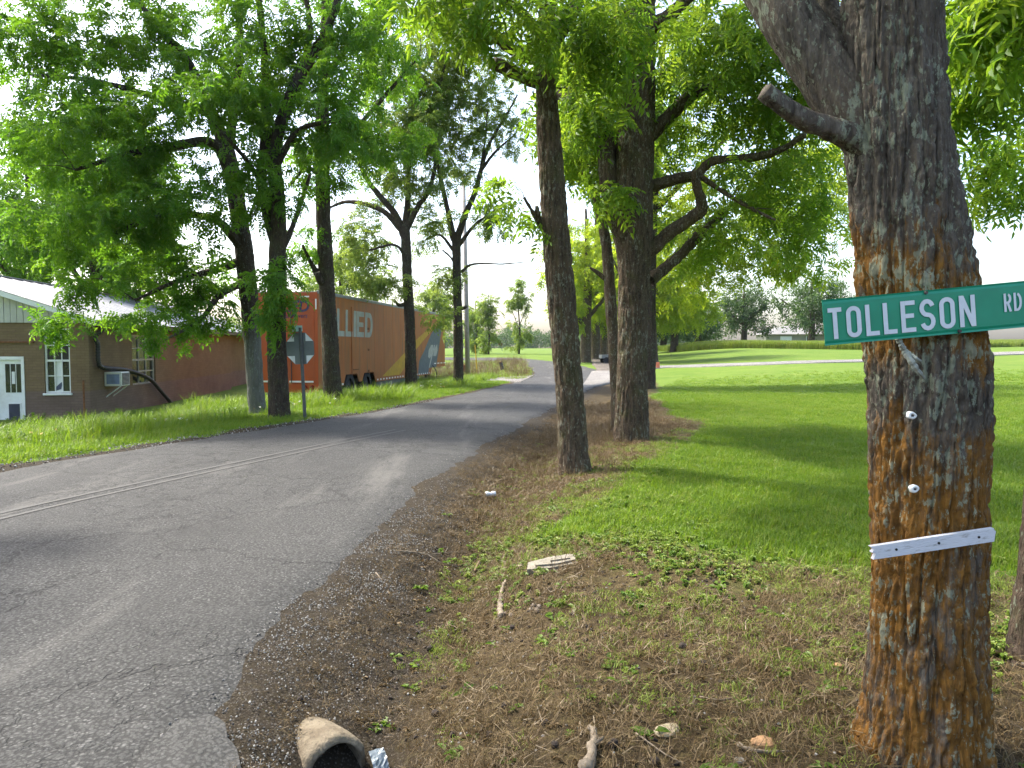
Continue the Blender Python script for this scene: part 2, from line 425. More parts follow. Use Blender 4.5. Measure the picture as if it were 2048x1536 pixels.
# asphalt: chip seal with exposed stones, cracks and worn patches
def asphalt(name, c0, c1, crack=1., stone=1.):
    t = T(name); v = t.co(kind='Object')
    big = t.noise(v, .22, 4, .6); mid = t.noise(v, 1.3, 5, .65); sm = t.noise(v, 55, 3, .7)
    c = t.mix(t.ramp(big, .3, .7), c0, c1)
    c = t.mix(t.ramp(mid, .5, .75, 0, .5), c, tuple(x * .62 for x in c0))
    vd = t.n('VectorMath', {0: v, 1: t.n('VectorMath', {0: t.noise(v, 30, 3, .6, 1), 'Scale': .03}, operation='SCALE')}, operation='ADD')
    vo = t.n('TexVoronoi', {'Vector': vd, 'Scale': 58}, None)
    rc = t.n('SeparateColor', {0: vo.outputs['Color']})
    st = t.math('MULTIPLY', t.ramp(rc, .62, .95), t.ramp(vo.outputs['Distance'], .45, .25))
    c = t.mix(t.math('MULTIPLY', t.math('MULTIPLY', st, stone), t.ramp(mid, .3, .6, .35, .8)), c, (.17, .167, .16))
    dk = t.math('MULTIPLY', t.ramp(vo.outputs['Distance'], .42, .62), .75)
    c = t.mix(dk, c, tuple(x * .4 for x in c0))
    c = t.mix(t.ramp(t.noise(v, .6, 5, .65), .5, .68, 0, .55), c, tuple(x * .6 for x in c0))
    # long streaks of pale grit along the wheel paths
    sv = t.co((.9, .12, 1)); c = t.mix(t.ramp(t.noise(sv, 1.6, 5, .65), .55, .72, 0, .45), c, (.15, .142, .13))
    wv = t.n('VectorMath', {0: v, 1: t.n('VectorMath', {0: t.noise(v, 1.1, 5, .7, 1), 'Scale': 1.1}, operation='SCALE')}, operation='ADD')
    e1 = t.n('TexVoronoi', {'Vector': wv, 'Scale': .62}, feature='DISTANCE_TO_EDGE')
    e2 = t.n('TexVoronoi', {'Vector': wv, 'Scale': 2.3}, feature='DISTANCE_TO_EDGE')
    k1 = t.math('MULTIPLY', t.ramp(e1, .010, .003), t.ramp(t.noise(v, .5, 3), .3, .45))
    k2 = t.math('MULTIPLY', t.ramp(e2, .02, .006), t.ramp(t.noise(v, .33, 3, .5), .46, .56))
    k = t.math('MULTIPLY', t.math('MAXIMUM', k1, k2), crack)
    c = t.mix(t.math('MULTIPLY', k, .7), c, (.022, .021, .02))
    h = t.math('SUBTRACT', t.math('ADD', t.math('MULTIPLY', vo.outputs['Distance'], -.5), t.math('MULTIPLY', sm, .8)), t.math('MULTIPLY', k, 2.))
    return t.pbr(c, .86, t.bump(h, .65, .010), spec=.25)
M['asphalt'] = asphalt('asphalt', (.044, .0435, .042), (.066, .065, .0625), .95, .8)
road = ribbon('road', RD_L, RD_R, 24, .028, .06, .16, M['asphalt'], label='weathered grey chip seal road curving away between the trees', crown=.03, seed=21, feather=.062)

def gravelmat(name, c0, c1, sc=38.):
    t = T(name); v = t.co(); vo = t.n('TexVoronoi', {'Vector': v, 'Scale': sc}, None)
    c = t.mix(t.n('SeparateColor', {0: vo.outputs['Color']}), c0, c1)
    c = t.mix(t.ramp(vo.outputs['Distance'], .3, .6), c, tuple(x * .45 for x in c0))
    c = t.mix(t.ramp(t.noise(v, .9, 4), .45, .7, 0, .5), c, tuple(.6 * x for x in c1))
    return t.pbr(c, .9, t.bump(t.math('MULTIPLY', vo.outputs['Distance'], -1), .8, .015), spec=.2)
M['gravel'] = gravelmat('gravel', (.16, .15, .14), (.42, .40, .37))
M['gravel_track'] = gravelmat('gravel_track', (.09, .075, .06), (.24, .21, .18))
# gravel apron on the right and the drive that runs off across the lawn
def edge(px): return [tuple(G(u, v)[:2]) for u, v in px]
ribbon('driveway', [(5.0, 45.5)] + edge([(1240, 739), (1310, 733), (1420, 729), (1560, 724), (1740, 719), (2000, 705), (2300, 697)]),
       [(2.5, 27.)] + edge([(1240, 762), (1310, 738), (1420, 734), (1560, 729), (1740, 724), (2000, 711), (2300, 703)]), 8, .05, .6, .12, M['gravel'], label='pale gravel drive crossing the lawn', seed=5, skirt=.1)
_tr = [(6.6, 46), (7.3, 55), (9.4, 75), (14, 110), (19, 150)]
ribbon('avenue_track', [(a - 1.1 + .0, b) for a, b in _tr], [(a + 1.0, b) for a, b in _tr], 6, .06, .8, .25, M['gravel_track'], label='dark gravel track under the avenue of trees', seed=6)
ribbon('gravel_turnout', [tuple(p) for p in edge([(1068, 752), (1010, 755), (960, 757), (900, 756)])], [tuple(p) for p in edge([(1040, 766), (1000, 763), (950, 764), (880, 767)])],
       6, .05, .4, .2, M['gravel'], label='pale gravel turnout beside the road', seed=8)

# worn double yellow centre line, two sheets above the asphalt
t = T('worn_yellow_paint'); v = t.co()
n = t.noise(v, 16, 5, .75); b = t.noise(v, .9, 3)
wear = t.ramp(t.math('ADD', n, t.ramp(b, .3, .7, -.16, .14)), .6, .95)
pc = t.mix(wear, (.056, .0545, .052), t.mix(t.ramp(n, .4, .7), (.085, .072, .042), (.12, .096, .046)))
M['yellow_line'] = t.pbr(pc, .8, t.bump(t.noise(v, 60, 3), .6, .01))
_cl = [(-5.5, 2.0), (-5.1, 4.6), (-4.70, 6.6), (-4.05, 8.5), (-2.75, 12.0), (-2.1, 13.6)]
def line_sheet(off):
    A = spline(_cl, .25); d = np.gradient(A, axis=0); d /= np.linalg.norm(d, axis=1)[:, None]; nrm = np.stack([d[:, 1], -d[:, 0]], 1)
    qs = np.linspace(-.032, .032, 3); V = []
    Aroad = spline(np.hstack([np.array(RD_L, float), np.array(RD_R, float)]), .25)
    for p, k in zip(A, nrm):
        for q in qs:
            x, y = p + k * (off + q)
            lx, rx = np.interp(y, Aroad[:, 1], Aroad[:, 0]) if y < 43 else 1.3, np.interp(y, Aroad[:, 3], Aroad[:, 2]) if y < 43 else 5.4
            f = (x - lx) / (rx - lx); V.append((x, y, float(base_z(x, y)) + .028 + .03 * (1 - (2 * f - 1) ** 2) + .005))
    n = len(A); F = [(3 * i + k, 3 * i + k + 1, 3 * i + k + 4, 3 * i + k + 3) for i in range(n - 1) for k in (0, 1)]
    return ob('centre_line', mesh('centre_line', V, F), M['yellow_line'], road)
line_sheet(-.11); line_sheet(.11)
# smooth repair patch at the road's broken corner
pp = [G(u, v)[:2] for u, v in ((270, 1560), (296, 1512), (330, 1490), (352, 1462), (392, 1458), (418, 1448), (450, 1466), (455, 1496), (474, 1520), (470, 1600), (300, 1620))]
M['asphalt_patch'] = asphalt('asphalt_patch', (.062, .061, .058), (.08, .078, .075), .5, .25)
PV = [(x, y, float(base_z(x, y)) + .036 + .03 * .3) for x, y in spline(pp + [pp[0]], .06)[:-1]]
cx, cy = np.mean([p[0] for p in PV]), np.mean([p[1] for p in PV])
PV.append((cx, cy, float(base_z(cx, cy)) + .05)); nP = len(PV) - 1
ob('repair_patch', mesh('repair_patch', PV, [(k, (k + 1) % nP, nP) for k in range(nP)]), M['asphalt_patch'], road)

# ------------------------------------------------------------------ scatter (geometry-node stuff) and its sources
_grp = {}
def scatter(name, pts, rots, scl, sources, parent=None, label=None, kind='stuff', cat=None):
    """one stuff object whose points carry copies of small source meshes"""
    pts = np.asarray(pts, float); n = len(pts)
    me = bpy.data.meshes.new(name); me.vertices.add(n); me.vertices.foreach_set('co', pts.ravel())
    a = me.attributes.new('rot', 'FLOAT_VECTOR', 'POINT'); a.data.foreach_set('vector', np.asarray(rots, np.float32).ravel())
    scl = np.asarray(scl, np.float32)
    if scl.ndim == 1: scl = np.repeat(scl[:, None], 3, 1)
    a = me.attributes.new('scl', 'FLOAT_VECTOR', 'POINT'); a.data.foreach_set('vector', scl.ravel())
    a = me.attributes.new('pick', 'INT', 'POINT'); a.data.foreach_set('value', rng.integers(0, len(sources), n).astype(np.int32))
    o = ob(name, me, None, parent); tag(o, label, cat, None, kind)
    key = tuple(x.name for x in sources)
    if key not in _grp:
        g = bpy.data.node_groups.new('scatter', 'GeometryNodeTree'); _grp[key] = g
        g.interface.new_socket('Geometry', in_out='INPUT', socket_type='NodeSocketGeometry')
        g.interface.new_socket('Geometry', in_out='OUTPUT', socket_type='NodeSocketGeometry')
        N = g.nodes; I, O = N.new('NodeGroupInput'), N.new('NodeGroupOutput')
        inst = N.new('GeometryNodeInstanceOnPoints'); inst.inputs['Pick Instance'].default_value = True
        j = N.new('GeometryNodeGeometryToInstance')
        for s in reversed(sources):
            oi = N.new('GeometryNodeObjectInfo'); oi.inputs['Object'].default_value = s
            g.links.new(oi.outputs['Geometry'], j.inputs[0])
        def na(nm, ty):
            x = N.new('GeometryNodeInputNamedAttribute'); x.data_type = ty; x.inputs[0].default_value = nm
            return x.outputs['Attribute']
        e = N.new('FunctionNodeEulerToRotation'); g.links.new(na('rot', 'FLOAT_VECTOR'), e.inputs[0])
        g.links.new(e.outputs[0], inst.inputs['Rotation']); g.links.new(na('scl', 'FLOAT_VECTOR'), inst.inputs['Scale'])
        g.links.new(na('pick', 'INT'), inst.inputs['Instance Index'])
        g.links.new(I.outputs[0], inst.inputs['Points']); g.links.new(j.outputs[0], inst.inputs['Instance']); g.links.new(inst.outputs[0], O.inputs[0])
    md = o.modifiers.new('scatter', 'NODES'); md.node_group = _grp[key]
    return o
def source(name, V, F, mat, lv=None, mi=None, smooth=False):
    me = mesh(name, V, F, smooth)
    for m in (mat if isinstance(mat, (list, tuple)) else [mat]): me.materials.append(m)
    if lv is not None: setattr_(me, 'lv', lv)
    if mi is not None: me.polygons.foreach_set('material_index', np.asarray(mi, np.int32)); me.update()
    return bpy.data.objects.new(name, me)                      # never linked: only its mesh is used

def leaflet(V, F, LV, base, d, up, L, W, lv, fold=.25, droop=.25):
    """lance-shaped leaflet, folded along its midrib"""
    d = d / np.linalg.norm(d); s = np.cross(d, up); s /= np.linalg.norm(s) + 1e-9; n = np.cross(s, d)
    b = len(V)
    def q(t, w, h): return base + d * (L * t) + s * (W * w) + n * (h * W) - np.array([0, 0, droop * L * t * t])
    V += [base, q(.28, .5, fold), q(.66, .36, fold * .7), q(1, 0, 0), q(.66, -.36, fold * .7), q(.28, -.5, fold)]
    F += [(b, b + 3, b + 2, b + 1), (b, b + 5, b + 4, b + 3)]; LV += [lv] * 6
def pinnate(V, F, LV, MI, base, d, L, pairs, ll, lw, r, droop=.35):
    """a compound leaf: rachis with paired leaflets and one at the tip"""
    d = d / np.linalg.norm(d); side = np.cross(d, [0, 0, 1.]); side /= np.linalg.norm(side) + 1e-9
    P_ = [base + d * L * t - np.array([0, 0, droop * L * t * t]) for t in np.linspace(0, 1, 5)]
    b = len(V)
    for p in P_: V += [p - side * .0016, p + side * .0016]; LV += [.2, .2]
    for i in range(4): F.append((b + 2 * i, b + 2 * i + 1, b + 2 * i + 3, b + 2 * i + 2))
    for k in range(pairs):
        t = .2 + .78 * k / pairs; p = base + d * L * t - np.array([0, 0, droop * L * t * t])
        for sg in (-1, 1):
            dd = side * sg + d * r.uniform(.2, .55) + np.array([0, 0, r.uniform(-.55, .15)])
            up = np.array([r.uniform(-.5, .5), r.uniform(-.5, .5), 1.])
            f = .65 + .35 * math.sin(math.pi * (k + .8) / (pairs + .6))
            leaflet(V, F, LV, p, dd, up, ll * f * r.uniform(.85, 1.1), lw * f, r.uniform(0, 1))
    leaflet(V, F, LV, P_[-1], d + np.array([0, 0, -.5]), np.array([r.uniform(-.3, .3), 0, 1.]), ll * .9, lw, r.uniform(0, 1))
def spray(name, mat, seed, leaves=6, L=.27, pairs=5, ll=.085, lw=.034, stem=.3):
    r = np.random.default_rng(seed); V, F, LV, MI = [], [], [], []
    for k in range(leaves):
        t = k / (leaves - .5); a = r.uniform(-2.6, 2.6) if k else 0
        a = (-1 if k % 2 else 1) * r.uniform(.5, 1.5) * (1 - t * .55)
        d = np.array([math.cos(a), math.sin(a), r.uniform(-.45, .35)])
        pinnate(V, F, LV, MI, np.array([stem * t, 0, -.05 * t]), d, L * r.uniform(.75, 1.15), pairs, ll, lw, r)
    b = len(V); V += [np.array([-.02, -.003, 0]), np.array([-.02, .003, 0]), np.array([stem, .001, -.05]), np.array([stem, -.001, -.05])]; LV += [.1] * 4
    F.append((b, b + 1, b + 2, b + 3))
    return source(name, V, F, mat, LV)
def broad_spray(name, mat, seed, leaves=14, ll=.11, lw=.075, stem=.32):
    """twig of single oval leaves for the trees seen from farther away"""
    r = np.random.default_rng(seed); V, F, LV = [], [], []
    for k in range(leaves):
        a = r.uniform(0, 6.28); t = r.uniform(0, 1)
        d = np.array([.6 + .4 * r.random(), math.cos(a), math.sin(a) * .7 - .25])
        leaflet(V, F, LV, np.array([stem * t, 0, 0]) + d * r.uniform(.0, .12) + r.normal(0, .03, 3), d, r.normal(0, 1, 3) + [0, 0, 1.2], ll * r.uniform(.7, 1.2), lw * r.uniform(.7, 1.2), r.random())
    return source(name, V, F, mat, LV)
SPR = {k: [spray('spray_' + k, M['leaf_' + k], 10 * q + s, 5, .33, 4, .125, .047) for s in range(4)] for q, k in enumerate(('near', 'left', 'pale', 'far'))}
SPR['left'] = [spray('spray_left', M['leaf_left'], 310 + s, 5, .30, 3, .15, .066) for s in range(4)]
SPR['far'] = [spray('spray_far', M['leaf_far'], 320 + s, 5, .30, 3, .15, .066) for s in range(4)]
SPR['dark'] = [broad_spray('spray_dark', M['leaf_dark'], 90 + s) for s in range(3)]
SPR['pale'] = [spray('spray_pale', M['leaf_pale'], 40 + s, 5, .26, 3, .13, .065) for s in range(4)]
# ------------------------------------------------------------------ trees
def tube_np(Pp, r, n):
    T_, A, B = frames(Pp); th = np.linspace(0, 2 * math.pi, n, endpoint=False)
    V = Pp[:, None, :] + r[:, None, None] * (np.cos(th)[None, :, None] * A[:, None, :] + np.sin(th)[None, :, None] * B[:, None, :])
    m = len(Pp); i, j = np.meshgrid(np.arange(m - 1), np.arange(n), indexing='ij')
    F = np.stack([i * n + j, i * n + (j + 1) % n, (i + 1) * n + (j + 1) % n, (i + 1) * n + j], -1).reshape(-1, 4)
    return V.reshape(-1, 3), F

def bark_tube(Q, step, sides, amp, freq, flare=0., seed=0, lump=.05, zs=.17, plates=0., ends=True, crack=0.):
    """trunk or limb with furrowed bark as real relief; Q rows are x, y, z, radius"""
    A = spline(Q, step)
    if crack:                                            # fine rows only where the trunk is seen close
        hi = np.nonzero(A[:, 2] > 3.3)[0]; A = np.vstack([A[:hi[0]], A[hi[0]::5]])
    C, r = A[:, :3], A[:, 3].copy()
    T_, U, W = frames(C); n = sides; th = np.linspace(0, 2 * math.pi, n, endpoint=False)
    ca, sa = np.cos(th), np.sin(th)
    dirv = ca[None, :, None] * U[:, None, :] + sa[None, :, None] * W[:, None, :]
    rr = np.repeat(r[:, None], n, 1)
    if flare:
        h = C[:, 2] - C[0, 2]
        lob = .55 + .45 * np.sin(th * 5 + seed) * np.cos(th * 2 + 1.3 * seed)
        rr = rr * (1 + flare * np.exp(-np.clip(h, 0, None) / .28)[:, None] * lob[None, :] + .6 * flare * np.exp(-np.clip(h, 0, None) / .10)[:, None])
    S0 = C[:, None, :] + dirv * rr[..., None]
    x, y, z = S0[..., 0], S0[..., 1], S0[..., 2]
    rr = rr * (1 + lump * 2 * (fbm(x * 2.5, y * 2.5, z * 1.3, 3, seed + 5) - .5))
    if amp:
        wob = .35 * (fbm(x * 9, y * 9, z * 5, 2, seed + 9) - .5)
        a = vn(x * freq + wob * 3, y * freq + wob * 3, z * freq * zs, seed + 1)
        b = vn(x * freq * .8 + wob, y * freq * .8, z * freq * .62, seed + 2)
        rid = sst(.0, .36, np.abs(2 * a - 1)) * (.5 + .5 * sst(0, .3, np.abs(2 * vn(x * freq * 2.1 + wob, y * freq * 2.1 + wob, z * freq * zs * 1.6, seed + 4) - 1)))
        cr = sst(.0, .25, np.abs(2 * b - 1))
        hgt = amp * (rid * (.62 + .38 * cr) + .7 * (fbm(x * freq * 2.6, y * freq * 2.6, z * freq * 1.6, 3, seed + 3) - .5))
        if crack:                                            # narrow dark fissures between the bark plates
            c1 = vn(x * 21 + 2 * wob, y * 21 + 2 * wob, z * 2.6, seed + 31); c2 = vn(x * 33 + wob, y * 33 + wob, z * 4.4, seed + 32); c3 = vn(x * 24, y * 24, z * 17 + 2 * wob, seed + 33)
            hgt = hgt - crack * (1 - sst(.02, .17, np.abs(2 * c1 - 1))) - .7 * crack * (1 - sst(.02, .2, np.abs(2 * c2 - 1))) - .45 * crack * (1 - sst(.02, .16, np.abs(2 * c3 - 1)))
        if plates:
            c = vn(x * freq * .8, y * freq * .8, z * freq * .55, seed + 8); hgt = hgt + amp * plates * (sst(.4, .6, c) - .5)
        rr = rr + hgt - amp * .5
    V = C[:, None, :] + dirv * rr[..., None]
    m = len(C); i, j = np.meshgrid(np.arange(m - 1), np.arange(n), indexing='ij')
    F = np.stack([i * n + j, i * n + (j + 1) % n, (i + 1) * n + (j + 1) % n, (i + 1) * n + j], -1).reshape(-1, 4)
    V = V.reshape(-1, 3)
    if ends:                                                    # close the top
        V = np.vstack([V, C[-1] + T_[-1] * r[-1] * .15]); k = len(V) - 1
        jj = np.arange(n); tri = np.stack([(m - 1) * n + jj, (m - 1) * n + (jj + 1) % n, np.full(n, k), np.full(n, k)], -1)
        return V, F, tri[:, :3], C, r
    return V, F, None, C, r

def bark_ob(name, Q, base, mat, parent, step, sides, amp, freq, cut=False, orange=None, **kw):
    V, F, tri, C, r = bark_tube(Q, step, sides, amp, freq, **kw)
    V = V - base
    me = bpy.data.meshes.new(name)
    n4, n3 = len(F), 0 if tri is None else len(tri)
    me.vertices.add(len(V)); me.vertices.foreach_set('co', V.ravel())
    li = np.concatenate([F.ravel()] + ([tri.ravel()] if n3 else [])).astype(np.int32)
    me.loops.add(len(li)); me.loops.foreach_set('vertex_index', li)
    ls = np.concatenate([np.arange(n4) * 4, n4 * 4 + np.arange(n3) * 3]).astype(np.int32)
    me.polygons.add(n4 + n3); me.polygons.foreach_set('loop_start', ls)
    me.update(calc_edges=True); me.polygons.foreach_set('use_smooth', np.ones(n4 + n3, bool))
    me.materials.append(mat)
    if cut:
        me.materials.append(M['wood_cut']); mi = np.zeros(n4 + n3, np.int32); mi[n4:] = 1; me.polygons.foreach_set('material_index', mi)
    if orange is not None: setattr_(me, 'orange', orange(V + base))
    me.update()
    return ob(name, me, None, parent), C, r

def E(u, v, y, ru, rv, rd, n):
    """crown lobe from photo pixels: centre, half sizes in pixels, depth half size in metres, number of branch ends"""
    c = P(u, v, y); k = y / FPX
    return (c, np.array([ru * k, rd, rv * k]), n)

def lobes(es, r):
    out = []
    for c, rad, n in es:
        d = r.normal(0, 1, (n, 3)); d /= np.linalg.norm(d, axis=1)[:, None]
        q = r.random(n) ** (1 / 2.2)
        out.append(c + d * q[:, None] * rad)
    return np.vstack(out) if out else np.zeros((0, 3))

def make_tree(name, label, trunk, limbs, es, kind, mat, seed, sprays=9, size=1., spread=.42, amp=.018, freq=16., sides=48, step=.05,
              flare=.5, group=None, cat='tree', limb_sides=14, branch_from=.35, stubs=(), orange=None, droop=.25, plates=0., twig_r=1., minz=None, zs=.17, ws=1., crack=0.):
    r = np.random.default_rng(seed); base = np.array(trunk[0][:3], float)
    root = empty(name, tuple(base), 0, label, cat, group)
    tr = np.array(trunk, float); tr[:, 3] *= ws; tr = np.vstack([tr[:1] + [[0, 0, -.25, .0]], tr]) if flare else tr
    tr[0, 3] = tr[1, 3]
    _, C, rad = bark_ob('trunk', tr, base, M[mat], root, step, sides, amp, freq, flare=flare, seed=seed, orange=orange, plates=plates, zs=zs, crack=crack)
    nodes, nr = [C[int(len(C) * branch_from):]], [rad[int(len(C) * branch_from):]]
    for L in limbs:
        L = np.array(L, float); L[:, 3] *= ws
        _, C, rr = bark_ob('limb', L, base, M[mat], root, max(step * 1.3, .06), limb_sides if L[0, 3] < .09 else max(limb_sides, sides // 2), amp * (.5 if L[0, 3] < .09 else .8), freq, seed=seed + 3, orange=orange, zs=zs)
        nodes.append(C[len(C) // 4:]); nr.append(rr[len(C) // 4:])
    for L in stubs:
        bark_ob('branch_stub', np.array(L, float) * [1, 1, 1, ws], base, M[mat], root, max(step, .04), max(limb_sides, 16), amp * .6, freq, seed=seed + 7, cut=True, orange=orange, zs=zs)
    ND, NR = np.vstack(nodes), np.concatenate(nr)
    t = lobes(es, r)
    if minz is not None: t = t[t[:, 2] > minz]
    if not len(t): return root
    dist = np.array([np.min(np.sum((ND - q) ** 2, 1)) for q in t]); order = np.argsort(dist)
    VV, FF, nv = [], [], 0; sp, sd = [], []
    for q in t[order]:
        dd = np.linalg.norm(ND - q, axis=1)
        i = int(np.argmin(dd * (1 + .25 * (NR < .012)) + .15 * np.clip(ND[:, 2] - q[2], 0, None)))
        a = ND[i]; L = dd[i]
        if L < .05: continue
        m = max(4, min(9, int(L / .3) + 3)); tt = np.linspace(0, 1, m)[:, None]
        bend = r.normal(0, .10 * L, 3) + np.array([0, 0, .10 * L])
        Pp = a + (q - a) * tt + bend * np.sin(math.pi * tt) + r.normal(0, .012 * L, (m, 3)) * (tt > 0) * (tt < 1)
        r0 = min(NR[i] * .7, (.006 + .0085 * L ** 1.15) * twig_r); rr = r0 + (.0035 - r0) * np.linspace(0, 1, m) ** .8
        V, F = tube_np(Pp, np.maximum(rr, .003), 5); VV.append(V); FF.append(F + nv); nv += len(V)
        ND = np.vstack([ND, Pp[1:]]); NR = np.concatenate([NR, rr[1:]])
        for _ in range(sprays):
            f = 1 - .65 * r.random() ** 1.4; k = f * (m - 1); k0 = min(int(k), m - 2); p = Pp[k0] + (Pp[k0 + 1] - Pp[k0]) * (k - k0)
            o = r.normal(0, 1, 3); o[2] = o[2] * .7 - .1; o /= np.linalg.norm(o)
            d = o + (Pp[-1] - Pp[-2]) / (np.linalg.norm(Pp[-1] - Pp[-2]) + 1e-6) * .8
            sp.append(p + o * spread * r.random() ** .7); sd.append(d / np.linalg.norm(d))
    tw = ob('branch', mesh('branch', np.vstack(VV) - base, np.vstack(FF), True), M[mat], root); tag(tw, kind='stuff')
    sp, sd = np.array(sp), np.array(sd); n = len(sp)
    rot = np.stack([r.normal(0, .5, n), -np.arcsin(np.clip(sd[:, 2] - droop, -.95, .95)), np.arctan2(sd[:, 1], sd[:, 0])], 1)
    scatter('crown', sp - base, rot, size * r.uniform(.75, 1.2, n), SPR[kind], root)
    return root

def pix(y, rows):
    """rows of (u, v, width px) at depth y -> x, y, z, radius; y may be a list"""
    out = []
    for k, (u, v, wd) in enumerate(rows):
        yy = y[k] if isinstance(y, (list, tuple)) else y
        out.append((*P(u, v, yy), wd * yy / FPX / 2))
    return out
def lim(rows):
    """rows of (u, v, width px, depth)"""
    return [(*P(u, v, y), wd * y / FPX / 2) for u, v, wd, y in rows]
def rooted(u, v, rows, dy=0):
    """trunk whose foot stands on the ground under pixel (u, v)"""
    g = G(u, v); y = g[1] + dy
    out = pix(y, rows); out.insert(0, (g[0], y, gz(g[0], y) - .02, out[0][3] * 1.02)); return out, y

# --- the sign tree, close on the right
NY = 2.62
bx_, by_ = P(1855, 1200, NY)[0], NY
nb = (bx_ - .01, NY, gz(bx_, NY) - .03, .185)
ntr = [nb] + pix(NY, [(u_ - 8, v_, w_ * .875) for u_, v_, w_ in [(1858, 1480, 246), (1863, 1250, 232), (1863, 1000, 236), (1862, 750, 250), (1838, 560, 240), (1815, 400, 226), (1802, 290, 216), (1796, 180, 206), (1790, 60, 200), (1784, -120, 192), (1770, -500, 175), (1750, -1000, 150), (1720, -1700, 110), (1690, -2300, 60)]])
def orange_n(V):
    z = V[:, 2]; return np.clip(1 - sst(1.72, 2.35, z) * .85 - .55 * np.exp(-((z - 1.45) / .14) ** 2), 0, 1)
sign_tree = make_tree('walnut_tree', 'lichen covered walnut tree with the green street sign nailed to its trunk', ntr,
          [lim([(1800, 340, 118, 2.62), (1704, 215, 116, 2.66), (1626, 105, 106, 2.72), (1552, -10, 102, 2.8), (1430, -250, 120, 3.1), (1250, -600, 90, 3.7), (1000, -1000, 60, 4.4), (700, -1300, 30, 5)]),
           lim([(1790, 230, 60, 2.7), (1700, 120, 52, 2.8), (1660, 40, 44, 2.95), (1650, -60, 40, 3.1), (1630, -300, 30, 3.4)]),
           lim([(1790, -700, 110, 2.7), (1980, -950, 80, 3.2), (2300, -1300, 50, 4.2)]),
           lim([(1780, -900, 110, 2.5), (1700, -1300, 80, 1.5), (1500, -1800, 50, .6)])],
          [(np.array([-1.2, 3.4, 6.6]), np.array([2.6, 2.6, 1.5]), 36), (np.array([1.5, 3.0, 7.8]), np.array([3., 2.8, 1.8]), 38), (np.array([3.6, 3.8, 6.6]), np.array([2, 2, 1.4]), 22),
           (np.array([0., -.2, 7.2]), np.array([3., 2.4, 1.6]), 34), (np.array([-4.0, 3.5, 7.2]), np.array([2., 2.6, 1.3]), 26), (np.array([-3.5, -1.5, 7.5]), np.array([2.5, 2.4, 1.3]), 22)],
          'near', 'bark_near', 3, sprays=5, amp=.014, freq=30., sides=340, step=.009, flare=.75, limb_sides=48, plates=.2, zs=.11, crack=.012, orange=orange_n,
          stubs=[lim([(1760, 300, 60, 2.6), (1690, 268, 46, 2.58), (1625, 245, 40, 2.56), (1570, 215, 34, 2.54), (1528, 182, 32, 2.52)])])

# --- leaning trunk at the right edge, behind the sign tree
g = G(2100, 1330)
make_tree('walnut_tree', 'dark leaning trunk just behind the tree with the street sign',
          [(P(2062, 1530, 3.5)[0], 3.5, gz(P(2062, 1530, 3.5)[0], 3.5) - .03, .17)] + pix(3.5, [(2078, 1500, 130), (2096, 1250, 120), (2118, 1000, 112), (2160, 600, 104), (2220, 100, 92), (2280, -500, 80), (2330, -1200, 55)]),
          [lim([(2200, 250, 50, 3.5), (2150, 60, 40, 3.9), (2090, -90, 30, 4.3), (2060, -250, 20, 4.8)]), lim([(2280, -400, 60, 3.5), (2150, -700, 40, 4.5), (2000, -1000, 25, 5.5)])],
          [E(2080, -60, 4.4, 110, 100, .8, 14), E(1990, 120, 5.5, 55, 90, .6, 9), E(1975, 270, 6.5, 25, 30, .4, 3), E(1960, 350, 7., 25, 50, .4, 4), (np.array([4.2, 5., 6.8]), np.array([2., 2., 1.5]), 40)],
          'near', 'bark_dark', 11, sprays=6, size=.7, amp=.02, freq=22, sides=96, step=.03, flare=.6, limb_sides=16, spread=.3)

# --- slim tree on the verge
tr, y = rooted(1150, 940, [(1146, 900, 66), (1141, 800, 62), (1128, 650, 64), (1116, 520, 62), (1108, 430, 60), (1098, 280, 54), (1090, 160, 46), (1086, 80, 44)])
make_tree('walnut_tree', 'slim trunk on the bare verge with a sawn off limb high up', tr,
          [lim([(1088, 100, 40, y), (1120, 60, 36, y), (1150, 15, 30, y + .1), (1180, -60, 28, y + .3), (1240, -250, 20, y + .7), (1280, -420, 12, y + 1)]),
           lim([(1088, 118, 36, y), (1040, 108, 26, y - .1), (985, 70, 22, y - .3), (930, 30, 18, y - .6), (860, -40, 14, y - 1), (780, -150, 9, y - 1.2)]),
           lim([(1086, 80, 30, y), (1050, 30, 20, y - .4), (1000, -10, 16, y - .8), (920, -120, 10, y - 1.4)]),
           lim([(1090, 90, 40, y), (1100, -100, 32, y), (1090, -350, 22, y - .4), (1060, -600, 12, y - .8)]),
           lim([(1096, 470, 20, y), (1080, 448, 15, y), (1066, 425, 9, y - .1), (1048, 395, 6, y - .2)])],
          [E(1190, 70, y - .3, 80, 110, .8, 14), E(930, 10, y - 1.2, 70, 60, .9, 16), E(1000, -160, y - 1, 260, 110, 1.6, 22), E(1250, 20, y - .2, 110, 80, 1., 12), E(1090, 60, y - .9, 50, 60, .4, 6), E(1100, -380, y, 330, 160, 2, 22), E(1036, 380, y - .2, 22, 30, .15, 3)],
          'near', 'bark_grey', 21, ws=.86, sprays=3, size=.85, amp=.020, freq=19, sides=110, step=.035, flare=.55, spread=.36, minz=4.0 if False else None,
          stubs=[lim([(1092, 168, 34, y), (1062, 160, 32, y - .05), (1025, 143, 30, y - .15), (986, 126, 29, y - .3)]), lim([(1078, 440, 16, y), (1075, 425, 12, y - .1), (1074, 412, 8, y - .15)])])

